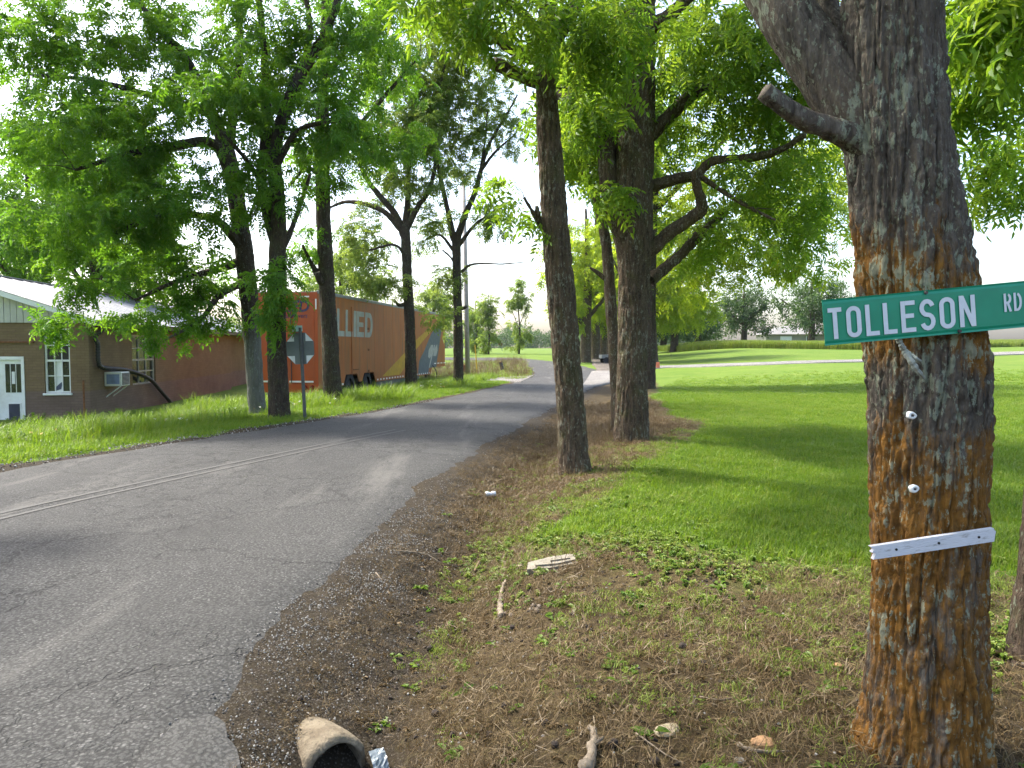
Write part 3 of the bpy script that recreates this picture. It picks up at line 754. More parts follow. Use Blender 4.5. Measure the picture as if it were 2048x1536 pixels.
# --- big forked tree on the lawn's edge
tr, y = rooted(1262, 880, [(1263, 840, 74), (1264, 750, 68), (1266, 620, 66), (1268, 520, 74), (1264, 450, 90), (1266, 360, 88), (1272, 260, 82), (1276, 150, 74), (1280, 40, 66), (1285, -120, 54), (1290, -350, 36), (1300, -600, 16)])
make_tree('walnut_tree', 'thick walnut trunk with spreading limbs at the edge of the lawn', tr,
          [lim([(1250, 470, 50, y), (1225, 410, 46, y), (1215, 330, 42, y), (1205, 250, 34, y + .2), (1160, 215, 24, y + .4), (1112, 188, 20, y + .6), (1050, 150, 13, y + .8)]),
           lim([(1300, 270, 34, y), (1345, 225, 29, y), (1390, 185, 27, y - .1), (1450, 158, 24, y - .2), (1520, 140, 22, y - .4), (1580, 110, 17, y - .7), (1650, 60, 10, y - 1)]),
           lim([(1296, 505, 34, y), (1340, 465, 30, y - .1), (1385, 435, 28, y - .2), (1404, 415, 26, y - .3), (1394, 375, 20, y - .4), (1390, 342, 14, y - .5)]),
           lim([(1305, 372, 28, y), (1350, 358, 24, y - .1), (1395, 348, 22, y - .2), (1425, 322, 20, y - .3), (1500, 316, 18, y - .5), (1560, 300, 15, y - .7), (1610, 270, 12, y - 1)]),
           lim([(1300, 560, 30, y + .6), (1350, 520, 22, y + .8), (1400, 470, 20, y + 1), (1450, 425, 14, y + 1.2)]),
           lim([(1390, 345, 14, y - .4), (1440, 380, 11, y - .4), (1490, 410, 9, y - .6), (1550, 440, 6, y - 1)]),
           lim([(1285, 60, 40, y), (1340, 30, 30, y - .3), (1400, -40, 24, y - .6), (1470, -200, 14, y - 1)]),
           lim([(1270, 120, 34, y), (1235, 20, 26, y), (1180, -120, 18, y), (1120, -300, 10, y)])],
          [E(1185, 180, y - .5, 50, 80, .5, 11), E(1420, 90, y - .5, 130, 80, 1.4, 25), E(1560, 80, y - 1, 110, 90, 1.2, 18), E(1450, 240, y, 120, 70, 1.2, 15), E(1530, 350, y, 110, 80, 1.2, 15),
           E(1600, 200, y - .5, 80, 60, 1., 16), E(1300, -60, y + .8, 260, 110, 1.6, 24), E(1170, 290, y + .5, 60, 90, .8, 12), E(1330, -400, y, 380, 200, 2.6, 26), E(1400, 470, y + 1, 60, 50, .7, 8), E(1590, 430, y + .4, 80, 70, 1, 12), E(1235, 370, y - .5, 25, 50, .2, 3)],
          'near', 'bark_grey', 31, sprays=4, size=.9, ws=.87, amp=.026, freq=17, sides=120, step=.04, flare=.5, spread=.42)

# --- trees beyond it
tr, y = rooted(1298, 778, [(1299, 740, 27), (1300, 600, 25), (1302, 480, 24), (1310, 350, 20), (1320, 200, 14), (1330, 60, 7)])
make_tree('walnut_tree', 'dark trunk half hidden behind the thick forked walnut', tr,
          [lim([(1302, 560, 14, y), (1340, 520, 12, y - .5), (1390, 470, 11, y - 1), (1440, 425, 9, y - 1.4), (1500, 390, 5, y - 2)]), lim([(1303, 430, 14, y), (1370, 360, 10, y), (1450, 280, 6, y + .5)]), lim([(1304, 480, 12, y), (1240, 420, 9, y), (1190, 330, 5, y)])],
          [E(1420, 430, y, 190, 120, 3.2, 56), E(1540, 500, y - .5, 130, 80, 2.5, 34), E(1330, 300, y, 200, 130, 3, 48), E(1390, 570, y, 80, 50, 1.6, 12), E(1590, 400, y, 110, 110, 2.2, 40), E(1350, 130, y, 160, 110, 3, 40), E(1640, 300, y, 70, 90, 2, 20)],
          'far', 'bark_dark', 41, ws=.9, sprays=4, size=1.05, spread=.75, amp=.03, freq=12, sides=40, step=.1, flare=.5)
tr, y = rooted(1236, 862, [(1234, 800, 24), (1228, 700, 23), (1221, 600, 22), (1211, 480, 20), (1190, 390, 18), (1165, 330, 15), (1140, 250, 10), (1120, 150, 6)])
make_tree('walnut_tree', 'slender curving trunk tucked beside the thick forked walnut', tr,
          [lim([(1213, 560, 10, y), (1195, 545, 8, y), (1180, 535, 5, y)]), lim([(1200, 420, 10, y), (1250, 330, 7, y + .5), (1290, 240, 4, y + 1)])],
          [E(1170, 260, y + .6, 70, 80, 1, 22), E(1160, 120, y + .5, 70, 70, 1, 16), E(1290, 260, y + 1.3, 60, 70, .8, 12)], 'near', 'bark_grey', 51, sprays=8, size=1., amp=.015, freq=18, sides=40, step=.06, flare=.5)

# --- the avenue running away beyond the junction
av = [(1170, 724, 62), (1189, 719, 70), (1204, 712, 80), (1216, 708, 92), (1226, 705, 104)]
for k, (u, v, yy) in enumerate(av):
    c = P(u, v, yy); x0 = c[0]; z0 = gz(x0, c[1]); hh = 13 + (k * 37 % 5)
    make_tree('avenue_tree', 'yellow green avenue tree left of the dark gravel track, ' + ('first beside the road bend', 'second from the road bend', 'third from the road bend', 'fourth from the road bend', 'fifth from the road bend')[k], [(x0, yy, z0, .5), (x0 + .1, yy, z0 + 3, .42), (x0 + .2, yy, z0 + 7, .3), (x0, yy, z0 + hh, .08)],
              [[(x0, yy, z0 + 3, .2), (x0 - 2, yy - 1, z0 + 5.5, .13), (x0 - 3.6, yy - 1.5, z0 + 8.5, .05)], [(x0, yy, z0 + 3.5, .2), (x0 + 2, yy, z0 + 6, .12), (x0 + 3.5, yy, z0 + 9, .05)]],
              [(np.array([x0 - .3, yy, z0 + 6.2]), np.array([3.6, 3.4, 3.2]), 50), (np.array([x0, yy, z0 + 9.5]), np.array([4.2, 3.6, 3.5]), 60), (np.array([x0 - 1.2, yy - 1.5, z0 + 4.4]), np.array([2.4, 2, 1.5]), 16)],
              'far', 'bark_grey', 60 + k, sprays=5, size=1.45, spread=.95, amp=.03, freq=9, sides=24, step=.25, flare=.35, group='trees lining the left side of the avenue', limb_sides=8)
for k, (x0, yy) in enumerate(((11.2, 58), (13.6, 74), (16.6, 92))):
    z0 = gz(x0, yy); hh = 13 + (k * 41 % 4)
    make_tree('avenue_tree', 'yellow green avenue tree right of the dark gravel track, ' + ('first past the utility cart', 'second past the utility cart', 'third past the utility cart')[k], [(x0, yy, z0, .5), (x0 - .1, yy, z0 + 3, .42), (x0 + .1, yy, z0 + 7, .3), (x0, yy, z0 + hh, .08)],
              [[(x0, yy, z0 + 3, .2), (x0 - 2, yy - 1, z0 + 5.5, .13), (x0 - 3.6, yy - 1.5, z0 + 8.5, .05)], [(x0, yy, z0 + 3.5, .2), (x0 + 2, yy, z0 + 6, .12), (x0 + 3.5, yy, z0 + 9, .05)]],
              [(np.array([x0 + .8, yy, z0 + 6.]), np.array([4.6, 3.4, 3.2]), 60), (np.array([x0, yy, z0 + 9.8]), np.array([4.4, 3.6, 3.5]), 60), (np.array([x0 + 2.5, yy - 1.5, z0 + 4.4]), np.array([3, 2, 1.4]), 20)],
              'far', 'bark_grey', 70 + k, sprays=5, size=1.45, spread=.95, amp=.03, freq=9, sides=24, step=.25, flare=.35, group='trees lining the right side of the avenue', limb_sides=8)

# --- the row on the left of the road
tr, y = rooted(516, 832, [(512, 790, 42), (506, 700, 42), (498, 600, 44), (490, 520, 46), (476, 420, 42), (456, 310, 38), (425, 230, 30), (378, 130, 24), (330, 70, 18), (290, 20, 13), (220, -80, 8)])
make_tree('maple_tree', 'leafy tree with a pale grey trunk foot, its low boughs hanging before the brick building', tr,
          [lim([(470, 380, 30, y), (430, 290, 26, y - .4), (345, 292, 22, y - 1), (250, 310, 15, y - 1.6), (150, 340, 8, y - 2.2)]),
           lim([(488, 500, 28, y), (430, 440, 20, y - .6), (330, 430, 15, y - 1.4), (220, 470, 9, y - 2)]),
           lim([(490, 520, 26, y), (430, 540, 18, y - .4), (360, 560, 12, y - .9), (270, 600, 7, y - 1.4)]),
           lim([(455, 310, 26, y), (470, 200, 22, y + .2), (480, 80, 18, y + .3), (470, -60, 12, y + .4), (450, -250, 7, y + .5)]),
           lim([(420, 225, 22, y), (300, 190, 15, y - .8), (180, 160, 11, y - 1.5), (60, 150, 6, y - 2)]),
           lim([(500, 560, 22, y), (440, 590, 15, y - .6), (400, 640, 9, y - 1.2), (330, 680, 5, y - 1.6)])],
          [E(170, 260, y - 1.8, 190, 110, 1.6, 66), E(330, 380, y - 1.4, 170, 100, 1.6, 40), E(170, 450, y - 1.6, 160, 75, 1.4, 28), E(350, 535, y - .8, 130, 60, 1.2, 24), E(100, 80, y - 1, 190, 110, 1.8, 58),
           E(360, 110, y, 160, 110, 1.8, 56), E(340, 640, y - 1.1, 120, 36, .8, 14), E(440, 590, y - .5, 60, 60, .6, 10), E(250, -120, y, 330, 130, 2.4, 60), E(110, 640, y - 2, 40, 22, .5, 5), E(160, 560, y - 1.8, 70, 30, .8, 6)],
          'left', 'bark_pale', 81, ws=.76, sprays=5, size=.75, amp=.02, freq=15, sides=64, step=.06, flare=.4, spread=.42)
tr, y = rooted(560, 836, [(558, 800, 50), (554, 700, 46), (553, 600, 45), (556, 480, 40), (556, 400, 36), (548, 300, 32), (570, 225, 30), (596, 160, 27), (640, 85, 22), (676, 0, 18), (700, -150, 12), (710, -300, 7)])
make_tree('maple_tree', 'dark trunk forking upward beside the back of the stop sign', tr,
          [lim([(548, 480, 28, y), (524, 360, 24, y), (534, 215, 20, y + .2), (522, 40, 16, y + .3), (505, -120, 10, y + .3)]),
           lim([(552, 330, 20, y), (600, 260, 14, y - .4), (680, 240, 9, y - .8)]), lim([(596, 165, 20, y), (620, 60, 14, y + .2), (600, -60, 10, y + .4), (580, -200, 6, y + .4)]),
           lim([(556, 520, 18, y), (590, 440, 12, y + .6), (620, 350, 8, y + 1)]), lim([(552, 420, 16, y), (500, 330, 12, y - .6), (440, 260, 7, y - 1.2)])],
          [E(540, 130, y, 130, 130, 1.6, 56), E(660, 230, y - .4, 90, 90, 1.2, 32), E(690, 60, y + .2, 120, 100, 1.4, 40), E(500, 360, y - .6, 80, 90, 1., 26), E(560, 570, y - .6, 40, 60, .4, 10), E(560, -120, y, 260, 120, 2, 50), E(440, 200, y - .8, 110, 90, 1.2, 34), E(545, 640, y - .5, 30, 40, .3, 5)],
          'left', 'bark_dark', 91, ws=.78, sprays=4, size=.75, amp=.024, freq=14, sides=72, step=.06, flare=.4, spread=.42)
tr, y = rooted(668, 808, [(664, 770, 42), (660, 680, 38), (655, 600, 36), (650, 500, 34), (646, 400, 32), (644, 280, 30), (646, 180, 26), (650, 60, 20), (655, -120, 12), (660, -250, 6)])
make_tree('maple_tree', 'straight dark trunk standing before the rear corner of the orange trailer', tr,
          [lim([(648, 560, 22, y), (634, 545, 16, y - .1), (622, 525, 9, y - .2), (605, 490, 5, y - .4)]), lim([(646, 330, 18, y), (700, 270, 12, y), (780, 180, 8, y + .3), (840, 110, 5, y + .5)]),
           lim([(646, 250, 16, y), (610, 330, 10, y - .4), (580, 370, 6, y - .6)]), lim([(648, 160, 16, y), (720, 60, 11, y), (800, -30, 7, y)])],
          [E(700, 290, y, 100, 80, 1.4, 34), E(790, 290, y + .2, 80, 60, 1.2, 22), E(760, 110, y, 120, 110, 1.8, 44), E(640, 330, y - .3, 60, 70, .9, 16), E(690, -80, y, 230, 110, 2.4, 44), E(600, 470, y - .3, 40, 50, .6, 8)],
          'left', 'bark_dark', 101, ws=.85, sprays=4, size=.8, amp=.024, freq=14, sides=64, step=.07, flare=.45, spread=.5, stubs=[lim([(652, 575, 20, y), (640, 560, 17, y - .2), (634, 545, 14, y - .3)])])
tr, y = rooted(823, 780, [(822, 740, 30), (819, 640, 27), (815, 560, 25), (812, 490, 25), (808, 450, 26)])
make_tree('maple_tree', 'dark trunk dividing into three before the orange trailer side', tr,
          [lim([(808, 470, 22, y), (790, 428, 17, y - .2), (762, 395, 15, y - .5), (735, 360, 12, y - .8), (718, 322, 8, y - 1), (712, 250, 5, y - 1)]),
           lim([(802, 460, 16, y), (770, 425, 14, y), (730, 408, 12, y + .3), (690, 404, 9, y + .6), (660, 415, 6, y + .8)]),
           lim([(810, 460, 20, y), (816, 400, 15, y + .2), (818, 330, 12, y + .3), (825, 240, 9, y + .4), (840, 130, 6, y + .4)]),
           lim([(812, 460, 18, y), (835, 415, 13, y), (855, 385, 11, y), (870, 330, 9, y), (865, 250, 7, y + .2), (890, 130, 4, y)]),
           lim([(814, 520, 9, y), (790, 490, 7, y - .5), (740, 500, 5, y - 1)])],
          [E(730, 470, y, 60, 45, 1.2, 16), E(770, 330, y, 70, 80, 1.8, 26), E(850, 360, y, 50, 60, 1.4, 14), E(860, 230, y, 90, 110, 2.2, 52), E(790, 180, y, 80, 110, 2, 36), E(720, 540, y - .6, 60, 40, .9, 12), E(880, 80, y, 90, 100, 2.2, 34), E(770, 560, y - 1, 40, 30, .6, 7), E(860, -100, y, 160, 100, 2.4, 24)],
          'pale', 'bark_dark', 111, ws=.76, sprays=7, size=.9, amp=.026, freq=12, sides=48, step=.09, flare=.4, spread=.6,
          stubs=[lim([(812, 608, 12, y), (798, 610, 9, y - .2), (790, 602, 5, y - .3)])])
tr, y = rooted(917, 770, [(917, 730, 26), (916, 640, 23), (914, 560, 22), (913, 500, 23), (912, 465, 24)])
make_tree('maple_tree', 'open crowned tree beside the pale utility pole with a long bare twig', tr,
          [lim([(908, 480, 18, y), (895, 420, 13, y), (880, 350, 11, y), (868, 285, 9, y), (875, 200, 6, y), (890, 100, 4, y)]),
           lim([(914, 478, 20, y), (930, 430, 15, y), (950, 385, 14, y), (962, 340, 11, y), (970, 310, 10, y), (985, 275, 8, y), (1010, 235, 6, y), (1035, 190, 4, y)]),
           lim([(963, 340, 9, y), (985, 310, 7, y), (1005, 290, 5, y), (1030, 270, 3, y)]), lim([(960, 345, 7, y), (970, 280, 5, y), (975, 220, 4, y)]),
           lim([(918, 490, 12, y), (950, 450, 8, y), (990, 420, 5, y)]), lim([(922, 545, 9, y), (940, 530, 6, y), (970, 527, 4, y), (1005, 528, 3, y), (1052, 524, 2, y)]),
           lim([(906, 500, 9, y), (880, 470, 6, y), (850, 480, 4, y)]), lim([(918, 560, 6, y), (905, 520, 5, y - .4), (885, 500, 4, y - .8)])],
          [E(890, 240, y, 70, 110, 2, 40), E(990, 240, y, 60, 80, 1.4, 28), E(930, 330, y, 40, 60, 1, 10), E(940, 130, y, 110, 90, 2.2, 36), E(980, 430, y, 50, 50, 1., 14), E(870, 450, y, 50, 60, 1.2, 14), E(890, 540, y, 40, 45, .8, 8), E(1010, 90, y, 90, 90, 2, 22), E(950, -60, y, 180, 90, 2.6, 24), E(880, 640, y - 1, 20, 40, .5, 5)],
          'pale', 'bark_dark', 121, ws=.76, sprays=7, size=.85, amp=.024, freq=12, sides=44, step=.1, flare=.4, spread=.62,
          stubs=[lim([(920, 618, 10, y), (928, 616, 9, y - .2), (934, 612, 7, y - .3)])])

# --- trees behind the building and the trailer
def back_tree(name, label, x0, yy, hh, rx, seed, kind='left', mat='bark_dark', n=70, size=1.7, sprays=10, low=.35, group=None, tr=.28):
    z0 = gz(x0, yy)
    return make_tree(name, label, [(x0, yy, z0, tr), (x0 + .1, yy, z0 + hh * .3, tr * .8), (x0 - .1, yy, z0 + hh * .6, tr * .55), (x0, yy, z0 + hh * .92, .05)],
                     [[(x0, yy, z0 + hh * .3, tr * .5), (x0 - rx * .4, yy, z0 + hh * .48, tr * .3), (x0 - rx * .8, yy - .6, z0 + hh * .62, .04)], [(x0, yy, z0 + hh * .34, tr * .5), (x0 + rx * .4, yy, z0 + hh * .5, tr * .3), (x0 + rx * .8, yy, z0 + hh * .66, .04)]],
                     [(np.array([x0, yy, z0 + hh * (low + .14)]), np.array([rx, rx, hh * .2]), n // 3), (np.array([x0, yy, z0 + hh * .68]), np.array([rx * .9, rx * .9, hh * .27]), n - n // 3)],
                     kind, mat, seed, sprays=sprays, size=size, spread=.35 + .3 * size * .6, amp=.02, freq=9, sides=20, step=.3, flare=.35, group=group, limb_sides=8)
back_tree('maple_tree', 'leafy maple standing across the road from the sign tree', -10.2, 6.8, 11, 3.5, 130, n=90, size=.95, sprays=6, low=.4)
back_tree('maple_tree', 'tall leafy tree rising behind the brick building ridge', -19.5, 34, 14, 4.4, 131, n=90, low=.3)
back_tree('maple_tree', 'wide leafy tree far behind the brick building', -27, 41, 15, 5.5, 132, n=90, low=.3)
back_tree('maple_tree', 'pale leafy tree behind the orange trailer roof', -14, 60, 11, 4.2, 133, kind='pale', n=60, size=1.7, sprays=7)
back_tree('maple_tree', 'leafy tree standing past the nose of the orange trailer', -9.8, 92, 10, 3.2, 134, kind='pale', n=44, size=2., sprays=7)
for k, (u, yy, hh, rx, nn, lb) in enumerate(((977, 96, 8.6, 1.5, 30, 'thin young tree in the far field beside the utility pole'), (952, 104, 8.2, 2.1, 34, 'bushy young tree in the far field just behind the utility pole'), (1038, 98, 10.8, 1.7, 34, 'tall narrow young tree standing alone in the far field'))):
    x0 = (u - 1024) / FPX * yy
    back_tree('young_tree', lb, x0, yy, hh, rx, 140 + k, kind='pale', n=nn, size=1.7, sprays=6, low=.1, tr=.13)
for k, (u, v, yy, hh, rx, kd, nn, lb) in enumerate((
        (1487, 690, 112, 9.6, 4.9, 'dark', 80, 'dark broad tree behind the wheat strip left of the pale house'),
        (1622, 690, 106, 10.8, 6.2, 'dark', 90, 'dark open tree standing before the pale house'),
        (1700, 690, 122, 9.2, 4.4, 'dark', 60, 'dark dense tree beside the gable of the pale house'),
        (1348, 697, 88, 9.5, 5.0, 'dark', 70, 'dark tree with a thick trunk at the wheat strip left end'),
        (1326, 697, 104, 8, 4.4, 'dark', 50, 'dark tree behind the thick trunked one past the wheat strip'),
        (1395, 690, 108, 6.5, 4.0, 'dark', 50, 'low dark tree between the wheat strip and the sky'))):
    c = P(u, v, yy)
    back_tree('shade_tree', lb, c[0], yy, hh, rx, 150 + k, kind=kd, n=nn, size=2.6, sprays=8, low=.22, tr=.5)
# far woods: one hazy mass along the horizon
r_ = np.random.default_rng(5); pts = []
for k in range(150):
    u = r_.uniform(-500, 1420); yy = r_.uniform(270, 380); hh = r_.uniform(3.5, 9) * (1.25 if 990 < u < 1070 else 1)
    x0 = (u - 1024) / FPX * yy; z0 = float(base_z(x0, yy)); m = 60
    d = r_.normal(0, 1, (m, 3)); d /= np.linalg.norm(d, axis=1)[:, None]
    pts.append(np.array([x0, yy, z0 + hh * .5]) + d * r_.random((m, 1)) ** .4 * [hh * .8, hh * .7, hh * .5])
pts = np.vstack(pts); m = len(pts)
scatter('far_woods', pts, r_.uniform(-3, 3, (m, 3)), r_.uniform(4.5, 7.5, m), SPR['dark'], None, 'distant bluish woods along the horizon', cat='woods')

# ------------------------------------------------------------------ brick building on the left
BA = math.atan2(.123, .9924); bo = np.array([-11.84, 20.3, -.42])
bld = empty('brick_building', tuple(bo), BA, 'low painted brick building with pale metal roof and white door', 'building')
def fw(u, v):                                            # pixel -> local x, z on the front wall
    d = ray(u, v); n = np.array([-math.sin(BA), math.cos(BA), 0]); o = np.array([0, 0, CAMH])
    p = o + d * (n.dot(bo - o) / n.dot(d)) - bo
    return p[0] * math.cos(BA) + p[1] * math.sin(BA), p[2]
def sw(u, v):                                            # pixel -> local y, z on the side wall
    d = ray(u, v); n = np.array([math.cos(BA), math.sin(BA), 0]); o = np.array([0, 0, CAMH])
    p = o + d * (n.dot(bo - o) / n.dot(d)) - bo
    return -p[0] * math.sin(BA) + p[1] * math.cos(BA), p[2]
t = T('painted_brick'); c = t.n('TexCoord', out=None).outputs['Object']; sx = t.n('SeparateXYZ', {0: c}, None)
bv = t.n('CombineXYZ', {0: t.math('ADD', sx.outputs[0], sx.outputs[1]), 1: sx.outputs[2]})
br = t.n('TexBrick', {'Vector': bv, 'Scale': 1., 'Mortar Size': .006, 'Brick Width': .21, 'Row Height': .075, 'Color1': (1, 1, 1), 'Color2': (.72, .72, .72), 'Mortar': (.5, .5, .5)}, None)
n1 = t.noise(c, 1.2, 5, .6); n2 = t.noise(c, 14, 4, .6)
band = t.ramp(t.math('ADD', sx.outputs[2], t.ramp(n1, 0, 1, -.05, .05)), .80, .83)
up = t.mix(t.ramp(n1, .3, .7), (.165, .110, .062), (.22, .150, .085)); lo = t.mix(t.ramp(n1, .3, .7), (.15, .102, .08), (.21, .145, .115))
col = t.mix(band, lo, up); col = t.mix(.55, col, t.n('Mix', {6: col, 7: br.outputs[0], 0: 1.}, 2, data_type='RGBA', blend_type='MULTIPLY'))
col = t.mix(t.ramp(n2, .55, .75, 0, .35), col, (.10, .07, .05))
M['brick'] = t.pbr(col, .85, t.bump(t.math('ADD', t.math('MULTIPLY', br.outputs[1], -1), t.math('MULTIPLY', n2, .3)), .6, .012), spec=.2)
t = T('galvanised_roof'); c = t.co(); n1 = t.noise(c, 1.1, 5, .6); n2 = t.noise(c, 9, 4, .6)
col = t.mix(t.ramp(n1, .35, .65), (.20, .205, .21), (.30, .305, .31)); col = t.mix(t.ramp(n2, .6, .75, 0, .5), col, (.15, .12, .10))
M['roof_metal'] = t.pbr(col, .45, t.bump(n2, .1, .01), metal=.35, spec=.5)
M['siding'] = simple('siding', (.46, .45, .40), .7, .1, 3, dirt=(.38, .34, .28), dirt_amt=.5)
M['black_hose'] = simple('black_hose', (.022, .022, .022), .5, .3, 8)
M['rust'] = simple('rust', (.17, .07, .03), .9, .35, 14)
M['interior'] = simple('interior', (.02, .018, .016), .9)

def wall(name, a0, a1, z0, z1, holes, put, depth, parent, mat):
    """wall face with openings and reveals; put(a, z, d) gives the local point"""
    xs = sorted({a0, a1, *[h[0] for h in holes], *[h[1] for h in holes]}); zs = sorted({z0, z1, *[h[2] for h in holes], *[h[3] for h in holes]})
    m = MB()
    for x_0, x_1 in zip(xs, xs[1:]):
        for z_0, z_1 in zip(zs, zs[1:]):
            if any(h[0] <= x_0 and h[1] >= x_1 and h[2] <= z_0 and h[3] >= z_1 for h in holes): continue
            m.add([put(x_0, z_0, 0), put(x_1, z_0, 0), put(x_1, z_1, 0), put(x_0, z_1, 0)], [(0, 1, 2, 3)])
    for h0, h1, g0, g1 in holes:
        for p, q in (((h0, g0), (h0, g1)), ((h1, g0), (h1, g1)), ((h0, g0), (h1, g0)), ((h0, g1), (h1, g1))):
            m.add([put(*p, 0), put(*q, 0), put(*q, depth), put(*p, depth)], [(0, 1, 2, 3)])
    return ob(name, mesh(name, m.V, m.F), mat, parent)
wx0, wz1 = fw(86, 656); wx1, wz0 = fw(142, 786); dx0, dz1 = -2.56, fw(20, 713)[1]; dx1 = fw(48, 713)[0]
EZ = 2.74
wall('front_wall', -8.6, 0, -.3, EZ, [(wx0, wx1, wz0, wz1), (dx0, dx1, -.3, dz1)], lambda a, z, d: (a, d, z), .14, bld, M['brick'])
sy0, sy1 = sw(264, 700)[0], sw(310, 700)[0]; sz0 = sw(290, 768)[1]; sz1 = 2.45; SE = sw(462, 720)[0]
wall('side_wall', 0, SE, -.3, EZ, [(sy0, sy1, sz0, sz1)], lambda a, z, d: (-d, a, z), .14, bld, M['brick'])
m = MB(); m.add([(-.45, SE + .02, -.3), (-.45, SE + 9, -.3), (-.45, SE + 9, EZ), (-.45, SE + .02, EZ)], [(0, 1, 2, 3)]); m.add([(0, SE, -.3), (-.45, SE + .01, -.3), (-.45, SE + .01, EZ), (0, SE, EZ)], [(0, 1, 2, 3)]); m.mk('rear_wall', M['brick'], bld)
m = MB(); m.add([(-8.6, 0, -.3), (-8.6, SE + 9, -.3), (-8.6, SE + 9, EZ), (-8.6, 0, EZ)], [(0, 1, 2, 3)]); m.add([(-8.6, SE + 9, -.3), (-.45, SE + 9, -.3), (-.45, SE + 9, EZ), (-4.3, SE + 9, EZ + 1.4), (-8.6, SE + 9, EZ)], [(0, 1, 2, 3, 4)]); m.mk('back_wall', M['brick'], bld)
AX, AZ = -4.3, EZ + 1.42; SL = (AZ - EZ) / 4.3
def rake(x): return EZ + SL * (4.3 - abs(x - AX))
bw = .165
for k in range(52):                                       # vertical gable boards
    a = -8.58 + k * bw; b = a + bw - .012; dd = .02 * ((k * 7) % 3) / 3
    MB().prism([(a, EZ - .02), (b, EZ - .02), (b, rake(b) - .03), (a, rake(a) - .03)], -.035 - dd * .4, -.005).mk('gable_board', M['siding'], bld)
m = MB(); m.add([(-8.6, .0, EZ), (0, .0, EZ), (AX, .0, AZ)], [(0, 1, 2)]); m.mk('gable_backing', M['interior'], bld)
for sg in (1, -1):
    e = AX + sg * 4.62; ze = EZ - SL * .32
    MB().prism([(AX, AZ + .0), (e, ze), (e, ze + .15), (AX, AZ + .15)], -.30, -.27).mk('rake_board', M['paint_white'], bld)
for k in range(35):                                       # roof sheets on the road side, each with a standing seam
    y0 = -.32 + k * .66; m = MB()
    def rp(t_, y, h): return (AX + 4.66 * t_, y, AZ + .165 + h - SL * 4.66 * t_)
    y1 = y0 + .66
    prof = [(y0, 0), (y0 + .03, .028), (y0 + .06, 0), (y0 + .33, .006), (y1 - .012, 0)]
    V = [rp(t_, yy, h) for t_ in (0, 1) for yy, h in prof]; m.add(V, [(i, i + 1, i + 6, i + 5) for i in range(4)]); m.mk('roof_sheet', M['roof_metal'], bld)
m = MB(); m.add([(AX, -.32, AZ + .16), (AX, 22.8, AZ + .16), (AX - 4.66, 22.8, AZ + .16 - SL * 4.66), (AX - 4.66, -.32, AZ + .16 - SL * 4.66)], [(0, 1, 2, 3)]); m.mk('roof_slope', M['roof_metal'], bld)
m = MB(); m.box(AX - .12, AX + .12, -.33, 22.8, AZ + .17, AZ + .2); m.mk('ridge_cap', M['roof_metal'], bld)
m = MB(); m.box(.02, .30, -.28, 22.7, EZ - .13, EZ - .02); m.mk('eave_soffit', simple('eave_dark', (.05, .042, .035), .9), bld)
m = MB(); m.prism([(.31, EZ - .10), (.42, EZ - .10), (.44, EZ + .0), (.31, EZ + .0)], -.3, 22.7); m.mk('gutter', simple('gutter', (.10, .095, .09), .6), bld)

def window(name, a0, a1, z0, z1, cols, rows, put, mat, parent, fr=.05, mun=.025, mid=True, pane_mats=None):
    m = MB(); d0, d1 = .05, .11
    def bx(x_0, x_1, z_0, z_1, e0, e1):
        V = [put(x, z, d) for d in (e0, e1) for x, z in ((x_0, z_0), (x_1, z_0), (x_1, z_1), (x_0, z_1))]
        m.add(V, [(0, 1, 2, 3), (7, 6, 5, 4), (0, 4, 5, 1), (1, 5, 6, 2), (2, 6, 7, 3), (3, 7, 4, 0)])
    bx(a0 + .003, a0 + fr, z0 + .003, z1 - .003, d0, d1); bx(a1 - fr, a1 - .003, z0 + .003, z1 - .003, d0, d1)
    bx(a0 + fr, a1 - fr, z0 + .003, z0 + fr, d0, d1); bx(a0 + fr, a1 - fr, z1 - fr, z1 - .003, d0, d1)
    cw, rh = (a1 - a0 - 2 * fr) / cols, (z1 - z0 - 2 * fr) / rows
    f = m.mk(name, mat, parent)
    for i in range(1, cols):
        m = MB(); x = a0 + fr + i * cw; bx(x - mun / 2, x + mun / 2, z0 + fr, z1 - fr, d0 + .012, d1); m.mk('muntin', mat, f)
    for i in range(1, rows):
        w_ = .028 if (mid and i == rows // 2) else mun / 2; z = z0 + fr + i * rh
        m = MB(); bx(a0 + fr, a1 - fr, z - w_, z + w_, d0 + (.004 if w_ > .02 else .016), d1); m.mk('muntin', mat, f)
    for i in range(cols):
        for k in range(rows):
            m = MB(); x, z = a0 + fr + i * cw, z0 + fr + k * rh
            m.add([put(x, z, .095), put(x + cw, z, .095), put(x + cw, z + rh, .095), put(x, z + rh, .095)], [(0, 1, 2, 3)])
            m.mk('pane', (pane_mats or {}).get((i, k), M['glass']), f)
    return f
M['paper'] = simple('paper', (.66, .66, .66), .6, .05)
fp = lambda a, z, d: (a, d, z); spt = lambda a, z, d: (-d, a, z)
wf = window('window', wx0, wx1, wz0, wz1, 3, 4, fp, M['paint_white'], bld, pane_mats={(1, 0): M['paper'], (1, 1): M['paper']})
m = MB(); a, b = fw(110, 775); m.prism([(a - .03, b - .1), (a + .12, b - .05), (a + .17, b + .17), (a + .08, b + .10), (a, b + .02)], .085, .09); m.mk('taped_picture', simple('picture', (.05, .06, .10), .5), wf)
m = MB(); m.box(wx0 - .04, wx1 + .04, -.05, .12, wz0 - .06, wz0 - .002, .008); m.mk('sill', M['paint_white'], wf)
window('window', sy0, sy1, sz0, sz1, 3, 4, spt, simple('old_frame', (.40, .38, .33), .8, .3, 8, dirt=(.14, .11, .08)), bld, fr=.06, mun=.035)
m = MB()
